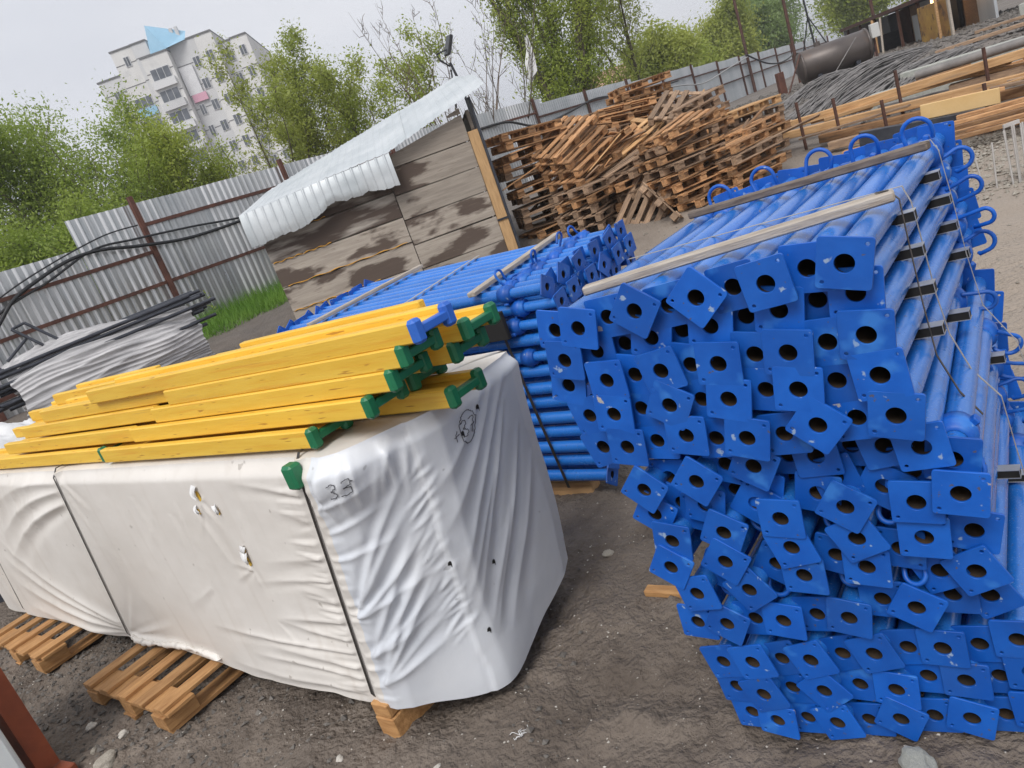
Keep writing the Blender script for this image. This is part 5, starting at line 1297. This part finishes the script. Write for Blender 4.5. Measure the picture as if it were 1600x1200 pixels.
# rods in heaps
def rods(label, p0, p1, n, wd, hg, seed, bend=0.5):
    r = np.random.RandomState(seed); b = MB(); p0 = np.array(p0, float); p1 = np.array(p1, float)
    dr = p1 - p0; nn = np.array([-dr[1], dr[0], 0]); nn /= np.linalg.norm(nn)
    for k in range(n):
        o0, o1 = r.uniform(-1, 1, 2) * wd; s0 = r.uniform(-0.06, 0.1); s1 = r.uniform(0.85, 1.08); c = r.uniform(-bend, bend)
        hz_ = r.rand() * hg; c2 = r.uniform(-0.3, 0.3) * bend
        pts = []
        for j in range(11):
            f = s0 + (s1 - s0) * j / 10
            env = math.sin(max(0, min(1, f)) * math.pi)
            off = o0 * (1 - f) * 1.4 + o1 * f + c * env * 0.6 + c2 * math.sin(f * 6.3) * 0.5
            pts.append(p0 + dr * f + nn * off + np.array([0, 0, 0.02 + hz_ * (0.35 + 0.65 * env) * (1 - 0.7 * min(1, abs(off) / (wd * 1.8)))]))
        b.tube(pts, 0.010, 4, caps=False)
    o = link('rebar_heap', b.mesh('rebar_heap', M['rebar'])); o['kind'] = 'stuff'; o['label'] = label; o['category'] = 'rebar'
rods('heap of grey rusty rebar rods between the tank and the timbers', (5.7, 12.6, 0.42), (11.6, 17.8, 0.62), 330, 0.42, 0.50, 1)
rods('spread of thin grey rods fanning out in front of the rebar heap', (6.4, 12.0, 0.35), (10.6, 15.2, 0.55), 230, 0.50, 0.30, 2)
rods('darker bundle of rods running under the tank', (6.0, 14.0, 0.5), (11.0, 19.6, 0.65), 200, 0.40, 0.42, 3)

# ------------------------------------------------------------------ tank on cradles
ta, tb_ = Vector((9.72, 19.85, 1.27)), Vector((11.30, 19.45, 1.26)); tx = (tb_ - ta).normalized(); tn = UP.cross(tx).normalized()
tank = thing('steel_tank', 'dark cylindrical steel tank lying on cradles in front of the fence', 'tank', mw=frame(ta, tn, tx, UP))
l = (tb_ - ta).length; rT = 0.385
b = MB(); b.lathe([(0.0, -0.10), (0.2, -0.085), (rT - 0.05, -0.03), (rT, 0.02), (rT, l - 0.02), (rT - 0.05, l + 0.03), (0.2, l + 0.085), (0.0, l + 0.1)], 40); link('shell', b.mesh('shell', M['tank']), None, tank)
for y in (0.35, l - 0.35):
    b = MB(); b.box(-0.32, 0.32, y - 0.05, y + 0.05, -0.7, -0.28); link('cradle', b.mesh('cradle', M['dark_steel']), None, tank)
b = MB(); b.tube([(0.05, 0.5, rT - 0.03), (0.05, 0.5, rT + 0.10)], 0.08, 14); link('manhole', b.mesh('manhole', M['tank']), None, tank)
for y in (0.02, l - 0.02):
    b = MB(); b.lathe([(rT + 0.004, y - 0.03), (rT + 0.02, y - 0.02), (rT + 0.02, y + 0.02), (rT + 0.004, y + 0.03)], 40); link('weld_band', b.mesh('weld_band', M['tank']), None, tank)
b = MB(); b.box(0, 0.22, -0.10, 0, 0, 0.34)
tag(link('junction_box', b.mesh('junction_box', M['junction'], 0.01), loc=(11.5, 19.6, 1.36)), 'pale electrical box on a post right of the tank', 'junction box')
b = MB(); b.tube([(0.11, 0.03, -0.75), (0.11, 0.03, 0.3)], 0.03, 8); tag(link('box_post', b.mesh('box_post', M['fence_post']), loc=(11.5, 19.6, 1.36)), 'post carrying the pale electrical box', 'post')
b = MB(); b.box(-0.09, 0.09, -0.08, 0.08, 0, 0.65)
tag(link('rusty_cabinet', b.mesh('rusty_cabinet', M['fence_rust'], 0.01), loc=(9.35, 20.3, 0.7)), 'narrow rusty brown cabinet left of the tank', 'cabinet')
b = MB(); b.tube([(0, 0, 0), (0.75, 0.5, 0.85)], 0.022, 6); tag(link('leaning_bar', b.mesh('leaning_bar', M['fence_post']), loc=(8.9, 19.1, 0.75)), 'brown bar leaning against the left end of the tank', 'bar')
b = MB(); b.tube([(0, 0, 0), (0.85, 0.05, 0.75)], 0.012, 6); tag(link('leaning_bar', b.mesh('leaning_bar', M['rebar']), loc=(9.95, 18.95, 0.78)), 'thin grey rod leaning diagonally across the tank', 'bar')

# masts and yard lamp
def mast(label, x, y, h, r):
    b = MB(); b.tube([(0, 0, 0), (0.02, 0, h * 0.5), (0, 0, h)], [r, r * 0.8, r * 0.55], 8); return tag(link('mast', b.mesh('mast', M['fence_post']), loc=(x, y, tz(x, y) - 0.1)), label, 'mast', 'masts along the fence')
mast('tall thin dark mast left of the yard lamp', 14.55, 34.2, 8.5, 0.075)
mast('tall thin dark mast right of the first, above the rusty cabinet', 12.1, 24.9, 7.0, 0.06)
mast('tall thin dark mast above the tank', 16.2, 27.2, 8.0, 0.06)
yl = thing('yard_lamp', 'small dark floodlight on a tripod mast above the tank', 'floodlight', loc=(12.75, 25.0, 0.75))
b = MB(); b.tube([(0.12, 0, 0.4), (0.04, 0, 2.6)], 0.03, 6); b.tube([(0.5, 0, 0.9), (0.06, 0, 1.9)], 0.02, 5); b.tube([(-0.2, 0.2, 0.9), (0.08, 0, 1.9)], 0.02, 5); b.tube([(-0.12, 0, 2.62), (0.2, 0, 2.66)], 0.022, 5); link('mast', b.mesh('mast', M['lamp_body']), None, yl)
b = MB(); b.box(0.04, 0.30, -0.10, 0.05, 2.58, 2.96, mw=Matrix.Rotation(R(4), 4, 'Y')); link('housing', b.mesh('housing', M['lamp_body'], 0.01), None, yl)

# ------------------------------------------------------------------ dark lean-to shelter, far right
so2 = Vector((15.45, 27.3, 0.70)); sx = Vector((-0.22, -0.975, 0)).normalized(); sy2 = Vector((0.975, -0.22, 0)).normalized()
sh = thing('lean_to_shelter', 'dark open lean-to shelter with clutter and one lit lamp, far right', 'shelter', loc=so2)
shm = frame((0, 0, 0), sx, sy2, UP)
def sp(name, bx, m, bev=0.0):
    b = MB(); b.box(*bx, mw=shm); return link(name, b.mesh(name, M[m], bev), None, sh)
n = 160; xs = np.linspace(-0.4, 7.6, n)
XX, TT = np.meshgrid(xs, np.linspace(0, 1, 3)); ZZ = 1.24 - 0.10 * TT + 0.012 * np.sin(XX * 50); YY = -0.25 + 3.2 * TT
pts = np.array([[shm @ Vector((XX[i, j], YY[i, j], ZZ[i, j])) for j in range(n)] for i in range(3)])
link('roof', grid_mesh('roof', pts[:, :, 0], pts[:, :, 1], pts[:, :, 2], M['dark_steel']), None, sh)
sp('fascia', (-0.4, 7.6, -0.28, -0.25, 1.15, 1.25), 'fence_post')
for k in range(9): sp('back_board', (-0.3 + 0.9 * k, 0.58 + 0.9 * k, 1.0 + rnd.uniform(-.03, .03), 1.06, -0.2, 1.14), ('sheet_far', 'dark_steel', 'fence_post', 'pallet_grey')[k % 4])
sp('end_wall', (-0.36, -0.31, -0.2, 2.6, -0.2, 1.15), 'sheet_far')
for k, x in enumerate((0.0, 1.3, 2.5, 4.7, 6.2, 7.4)): sp('post', (x, x + 0.07, -0.2, -0.13, -0.25, 1.14), 'fence_post')
b = MB(); b.tube([shm @ Vector((3.4, -0.45, -0.1)), shm @ Vector((2.9, -0.26, 1.12))], 0.06, 6); link('prop_pole', b.mesh('prop_pole', M['timber']), None, sh)
b = MB(); b.tube([shm @ Vector((4.0, -0.5, -0.1)), shm @ Vector((3.7, -0.3, 1.12))], 0.035, 6); link('prop_pole', b.mesh('prop_pole', M['wood_grey']), None, sh)
sp('doorway_shade_slab', (5.0, 6.1, 0.85, 0.95, -0.2, 1.12), 'black')  # solid black slab stands in for the darkness of the doorway
b = MB(); b.tube([shm @ Vector((6.0, 0.3, 0.99)), shm @ Vector((6.0, 0.3, 1.07))], 0.04, 8)
M['lamp_on'] = mat('lit_bulb', (1, 0.8, 0.5)); _p = M['lamp_on'].node_tree.nodes['Principled BSDF']; _p.inputs['Emission Color'].default_value = (1.0, 0.62, 0.28, 1); _p.inputs['Emission Strength'].default_value = 6
link('lit_bulb', b.mesh('lit_bulb', M['lamp_on']), None, sh)
pl = bpy.data.lights.new('bulb_light', 'POINT'); pl.energy = 8; pl.color = (1.0, 0.6, 0.28); pl.shadow_soft_size = 0.05
plo = bpy.data.objects.new('bulb_light', pl); COL.objects.link(plo); plo.parent = sh; plo.location = shm @ Vector((6.0, 0.25, 0.92))
def sthing(name, label, cat, bx, m, bev=0.01, rot=0.0):
    b = MB(); b.box(*bx, mw=shm); return tag(link(name, b.mesh(name, M[m], bev), loc=so2), label, cat)
sthing('stained_panel', 'rust stained yellow panel standing right of the shelter doorway', 'panel', (6.6, 8.5, -0.34, -0.30, -0.2, 0.98), 'rusty_yellow')
sthing('panel_stake', 'wooden stake in front of the rust stained yellow panel', 'stake', (8.0, 8.07, -0.46, -0.40, -0.2, 1.15), 'timber')
sthing('panel_stake', 'grey stake just right of the rust stained yellow panel', 'stake', (8.6, 8.7, -0.42, -0.36, -0.2, 1.2), 'wood_grey')
sthing('grey_cabinet', 'grey metal cabinet half hidden inside the shelter', 'cabinet', (4.3, 4.8, 0.35, 0.7, -0.1, 0.85), 'sheet_far')
sthing('dark_drum_box', 'dark bulky box under the shelter roof by the tank', 'box', (0.8, 2.0, 0.2, 0.8, -0.1, 0.6), 'dark_steel')
sthing('dark_crate', 'dark crate with blue side just inside the shelter doorway', 'crate', (5.2, 5.9, 0.3, 0.7, -0.1, 0.5), 'blue_plastic')
rr = np.random.RandomState(12)
SCRAP = ['grey stick', 'brown bar', 'dark tube', 'rusty rod', 'pale stick', 'bent brown bar']
for k in range(6):
    x, y = rr.uniform(2.0, 6.4), rr.uniform(-1.3, -0.5)
    b = MB(); a = rr.rand() * 3.14; l = rr.uniform(0.3, 0.9); p = shm @ Vector((x, y, -0.02)); dz = rr.uniform(0, 0.35)
    b.tube([(0, 0, 0), (math.cos(a) * l, math.sin(a) * l, dz)], rr.uniform(0.02, 0.05), 6)
    tag(link('scrap_piece', b.mesh('scrap_piece', M[['pallet_grey', 'fence_post', 'dark_steel', 'rebar'][k % 4]]), loc=so2 + p), SCRAP[k] + ' lying on the ground before the dark shelter', 'scrap', 'scrap before the shelter')
# beams and slabs further right
for k, (x, y, z, l, w, h, m, lab) in enumerate(((13.6, 17.3, 0.98, 1.6, 0.7, 0.34, 'stone_grey', 'pale concrete slab stacked far right beside the shelter'), (14.2, 17.6, 1.3, 1.8, 0.8, 0.3, 'concrete_b', 'higher concrete slab at the upper right corner'), (12.0, 16.6, 0.80, 1.6, 0.16, 0.06, 'pallet_grey', 'grey plank lying in the open far right of the yard'), (10.4, 15.6, 0.74, 1.8, 0.16, 0.07, 'pallet_grey', 'dark plank lying beyond the concrete beams'))):
    plankobj('concrete_slab' if k < 2 else 'loose_plank', lab, (x, y, z), l, w, h, m, cat='slab' if k < 2 else 'plank', group=None)

# ================================================================== FILM WRAPPED BUNDLE OF DARK TUBES, left
ba, bb = Vector((-4.95, 7.72, 0)), Vector((-3.20, 8.84, 0)); bx = (bb - ba).normalized(); byv = UP.cross(bx).normalized(); bl = (bb - ba).length
bun = thing('wrapped_tube_bundle', 'bundle of dark steel tubes wrapped in grey crumpled plastic film', 'wrapped bundle', mw=frame((ba.x, ba.y, 0.5), bx, byv, UP))
rr = np.random.RandomState(21)
for k in range(22):
    y = -0.30 + 0.6 * rr.rand(); z = 0.38 + 0.52 * rr.rand() + (0.03 if abs(y) < .15 else 0); s0 = rr.uniform(-0.18, 0.1); s1 = bl + rr.uniform(-0.05, 0.28)
    b = MB(); b.tube([(s0, y, z - 0.015), (s1, y + rr.uniform(-.05, .05), z + 0.05)], 0.02, 8); link('tube', b.mesh('tube', M['dark_steel']), None, bun)
us2 = np.linspace(0.18, bl - 0.02, 130); an = np.linspace(-0.25 * math.pi, 1.25 * math.pi, 330)
UU2, AN = np.meshgrid(us2, an)
wv = AN * 11 + UU2 * 1.6 + 2.2 * fbm(UU2 * 0.7, AN * 0.9, 2, 311); wv2 = AN * 27 + UU2 * 2.5 + 3.0 * fbm(UU2 * 0.9, AN * 1.3, 2, 315)
prof = 1 + 0.05 * fbm(UU2 * 0.8, AN * 1.1, 2, 301) + 0.075 * (0.5 - np.abs(np.sin(wv)) ** 0.7) * sstep(-0.3, 0.5, fbm(UU2 * 1.1, AN * 1.2, 2, 331)) + 0.04 * (0.5 - np.abs(np.sin(wv2)) ** 0.7)
ry = 0.40 * prof * (1 - 0.25 * sstep(bl - 0.5, bl, UU2)); rz = (0.50 * prof) * (0.92 + 0.16 * np.sin(UU2 * 2.2)) * (1 - 0.15 * sstep(0.5, 0.0, UU2))
link('film_wrap', grid_mesh('film_wrap', UU2 + 0.03 * fbm(UU2 * 3, AN * 3, 2, 321), ry * np.cos(AN), 0.42 + rz * np.sin(AN), M['film']), None, bun)
b = MB()
for p0, p1 in (((0.60, -0.1, 0.93), (0.42, 0.0, 1.18)), ((0.75, -0.1, 0.93), (0.55, 0.0, 1.20)), ((0.42, 0.0, 1.18), (0.55, 0.0, 1.20)), ((0.25, -0.1, 0.90), (0.52, 0.0, 1.06))): b.tube([p0, p1], 0.016, 6)
tag(link('steel_trestle', b.mesh('steel_trestle', M['dark_steel']), mw=frame((ba.x, ba.y, 0.5), bx, byv, UP)), 'small dark steel trestle sitting on the wrapped tube bundle', 'trestle')
# crumpled white plastic at the left edge
xs = np.linspace(-1, 1, 50); X, Y_ = np.meshgrid(xs, xs)
Zp = 0.30 * (1 - np.clip(np.hypot(X, Y_), 0, 1) ** 2) + 0.05 * fbm(X * 3, Y_ * 3, 4, 401)
tag(link('plastic_sheet', grid_mesh('plastic_sheet', X * 0.42, Y_ * 0.42, Zp, M['bag']), loc=(-3.35, 5.0, 0.80)), 'crumpled white plastic heaped at the left picture edge behind the beams', 'plastic sheet')
b = MB(); b.box(-0.42, 0.42, -0.4, 0.4, -0.82, 0.06); tag(link('crate', b.mesh('crate', M['dark_steel'], 0.01), loc=(-3.35, 5.0, 0.80)), 'dark box under the crumpled white plastic', 'box')

# ================================================================== RUSTY POST, bottom left corner, with the edge of a metal panel
rp = thing('rusty_channel_post', 'rusty red brown steel channel post at the bottom left corner', 'steel post', mw=frame((-2.17, 2.535, -0.02), (0.85, -0.53, 0), (0.53, 0.85, 0), UP))
b = MB(); b.box(-0.045, 0.045, -0.035, -0.030, 0.07, 1.2); b.box(-0.045, -0.040, -0.0295, 0.04, 0.07, 1.2); b.box(0.040, 0.045, -0.0295, 0.04, 0.07, 1.2); link('channel', b.mesh('channel', M['rust']), None, rp)
b = MB(); b.box(-0.13, 0.13, -0.05, 0.05, 0.0, 0.066); link('foot', b.mesh('foot', M['rust'], 0.005), None, rp)
b = MB(); b.box(-0.60, 0.015, -0.02, 0.0, 0, 1.0)
tag(link('metal_panel', b.mesh('metal_panel', M['roof'], 0.004), mw=frame((-2.15, 2.44, -0.02), (0.85, -0.53, 0), (0.53, 0.85, 0), UP)), 'pale grey metal panel edge beside the rusty post in the corner', 'panel')

# ================================================================== STONES AND LITTER
def rock_mesh(seed, sub=2, rough=0.22, sq=(1, 0.8, 0.6)):
    bm = bmesh.new(); bmesh.ops.create_icosphere(bm, subdivisions=sub, radius=1.0); r = np.random.RandomState(seed)
    ph = r.rand(9) * 6
    for v in bm.verts:
        c = v.co; k = 1 + rough * (math.sin(c.x * 2.3 + ph[0]) * math.sin(c.y * 2.9 + ph[1]) + 0.6 * math.sin(c.z * 4.1 + ph[2] + c.x * 2) + 0.4 * math.sin(c.x * 7 + c.y * 6 + ph[3]))
        v.co = Vector((c.x * sq[0], c.y * sq[1], c.z * sq[2])) * k
    me = bpy.data.meshes.new('stone'); bm.to_mesh(me); bm.free(); return me
def stone(label, x, y, s, seed, m='stone', sq=(1, 0.8, 0.6), sub=3):
    me = rock_mesh(seed, sub, 0.2, sq); me.materials.append(M[m])
    o = link('stone', me, mw=Matrix.Translation((x, y, gnd(x, y) + s * sq[2] * 0.45)) @ Matrix.Rotation(seed * 1.3, 4, 'Z') @ Matrix.Scale(s, 4)); return tag(o, label, 'stone', 'loose stones')
stone('pale grey broken stone at the bottom edge before the blue stack', 0.565, 1.325, 0.040, 4, 'stone_grey', (1.1, 0.9, 0.5))
stone('tan stone on the mud between pack and blue stack', 0.13, 2.68, 0.024, 5)
stone('big brown stone at the bottom left by the rusty post', -1.93, 2.50, 0.045, 6, 'stone', (1.1, 0.8, 0.6))
stone('white stone chip left of the pallet corner', -2.13, 2.80, 0.024, 7, 'stone_pale')
stone('white stone chip below the pallet corner', -1.93, 2.66, 0.022, 8, 'stone_pale')
stone('orange pebble beside the big brown stone', -2.02, 2.60, 0.017, 9)
stone('pale stone under the left part of the pack', -2.72, 3.86, 0.026, 10, 'stone_pale')
stone('flat pale chip near the corner block of the pack', -0.93, 2.06, 0.017, 11, 'stone_pale', (1, .7, .35))
stone('square cream chip lying on the mud right of the block', -0.60, 1.88, 0.015, 13, 'stone_pale', (1, .7, .3))
b = MB(); b.box(-0.005, 0.19, -0.022, 0.022, 0.0, 0.028)
tag(link('wood_offcut', b.mesh('wood_offcut', M['pallet_new'], 0.006), mw=Matrix.Translation((0.20, 2.33, 0.0)) @ Matrix.Rotation(R(-38), 4, 'Z')), 'orange wood offcut poking out from under the blue stack', 'offcut')
for k, (z, lab) in enumerate(((0.0, 'lower'), (0.085, 'upper'))):
    b = MB(); b.box(0, 1.1, 0, 0.12, 0, 0.075)
    tag(link('plank_offcut', b.mesh('plank_offcut', M['timber'], 0.004), mw=Matrix.Translation((1.34 + 0.02 * k, 2.13, z)) @ Matrix.Rotation(R(-12 + 5 * k), 4, 'Z')), '%s of two pale planks lying at the right picture edge' % lab, 'plank')
# shred of white string on the mud
b = MB(); rr = np.random.RandomState(31)
for k in range(8):
    a = rr.rand() * 6.28; l = rr.uniform(0.012, 0.04); pts = [(rr.normal(0, .004), rr.normal(0, .004), 0.004)]
    for j in range(5): a += rr.normal(0, 0.7); pts.append((pts[-1][0] + math.cos(a) * l / 4, pts[-1][1] + math.sin(a) * l / 4, 0.004 + 0.008 * rr.rand()))
    b.tube(pts, 0.0011, 4)
tag(link('string_tuft', b.mesh('string_tuft', M['bag']), loc=(-0.335, 1.895, gnd(-0.335, 1.895))), 'tuft of frayed white string on the mud', 'string')
# gravel and grit: countless
def gravel(name, label, n, xr, yr, s0, s1, m, seed, mask=None):
    r = np.random.RandomState(seed)
    base = np.array([(1, 0, 0), (-1, 0, 0), (0, 1, 0), (0, -1, 0), (0, 0, 1), (0, 0, -1)], float)
    tri = np.array([(0, 2, 4), (2, 1, 4), (1, 3, 4), (3, 0, 4), (2, 0, 5), (1, 2, 5), (3, 1, 5), (0, 3, 5)])
    x = r.uniform(*xr, n); y = r.uniform(*yr, n)
    if mask is not None:
        k = r.rand(n) < mask(x, y); x, y = x[k], y[k]; n = len(x)
    z = terrain(x, y) + mud(x, y) - 0.012
    s = s0 + (s1 - s0) * r.rand(n) ** 3
    v = base[None] * (s[:, None, None] * r.uniform(0.6, 1.25, (n, 6, 1))) * np.array([1, 1, 0.7]) + r.normal(0, 0.12, (n, 6, 3)) * s[:, None, None]
    a = r.rand(n) * 6.28; c, sn = np.cos(a)[:, None], np.sin(a)[:, None]
    vx = v[:, :, 0] * c - v[:, :, 1] * sn; vy = v[:, :, 0] * sn + v[:, :, 1] * c
    v = np.stack([vx + x[:, None], vy + y[:, None], v[:, :, 2] + (z + s * 0.15)[:, None]], 2).reshape(-1, 3)
    f = (tri[None] + (np.arange(n) * 6)[:, None, None]).reshape(-1, 3)
    o = link(name, faces_mesh(name, v, f, M[m], k=3)); o['kind'] = 'stuff'; o['label'] = label; o['category'] = 'gravel'
lm = lambda x, y: np.clip(sstep(-0.7, -1.9, x + 0.3 * perlin(x * 2, y * 2, 3)) * 0.9 + 0.12 * sstep(0.0, .6, perlin(x * 1.7, y * 1.7, 9)), 0, 1)
gravel('gravel', 'dark gravel strewn over the wet ground at the lower left', 26000, (-3.2, 1.0), (1.2, 4.4), 0.003, 0.017, 'stone_dark', 1, lm)
gravel('grit', 'pale grit scattered over the mud', 4200, (-3.0, 1.2), (1.2, 4.2), 0.0012, 0.006, 'stone_pale', 2)
gravel('gravel', 'grey gravel patch around the steel pins at the right', 9000, (3.6, 6.4), (5.6, 8.3), 0.008, 0.03, 'stone', 3, lambda x, y: 0.9 * sstep(5.6, 6.4, y + 0.45 * (x - 4.0)))
gravel('rubble', 'small stones strewn over the open sandy yard', 5000, (1.6, 9.0), (2.0, 9.0), 0.003, 0.018, 'stone', 4)

# ================================================================== HAZE: thin spring mist over the whole place
M['haze'] = bpy.data.materials.new('mist'); M['haze'].use_nodes = True
_n = M['haze'].node_tree; _n.nodes.clear()
_o = _n.nodes.new('ShaderNodeOutputMaterial'); _v = _n.nodes.new('ShaderNodeVolumePrincipled')
_v.inputs['Color'].default_value = (0.92, 0.94, 0.97, 1); _v.inputs['Density'].default_value = 0.0014; _v.inputs['Anisotropy'].default_value = 0.2
_n.links.new(_v.outputs[0], _o.inputs['Volume'])
b = MB(); b.box(-1100, 1100, -90, 1800, -1.5, 36)
hz = link('haze', b.mesh('haze', M['haze'])); hz['kind'] = 'stuff'; hz['label'] = 'thin pale mist lying over the whole yard'; hz['category'] = 'haze'

gravel('rubble', 'dark rubble and scrap bits covering the far right of the yard', 9000, (5.5, 17.0), (10.0, 24.0), 0.012, 0.09, 'stone_dark', 6)
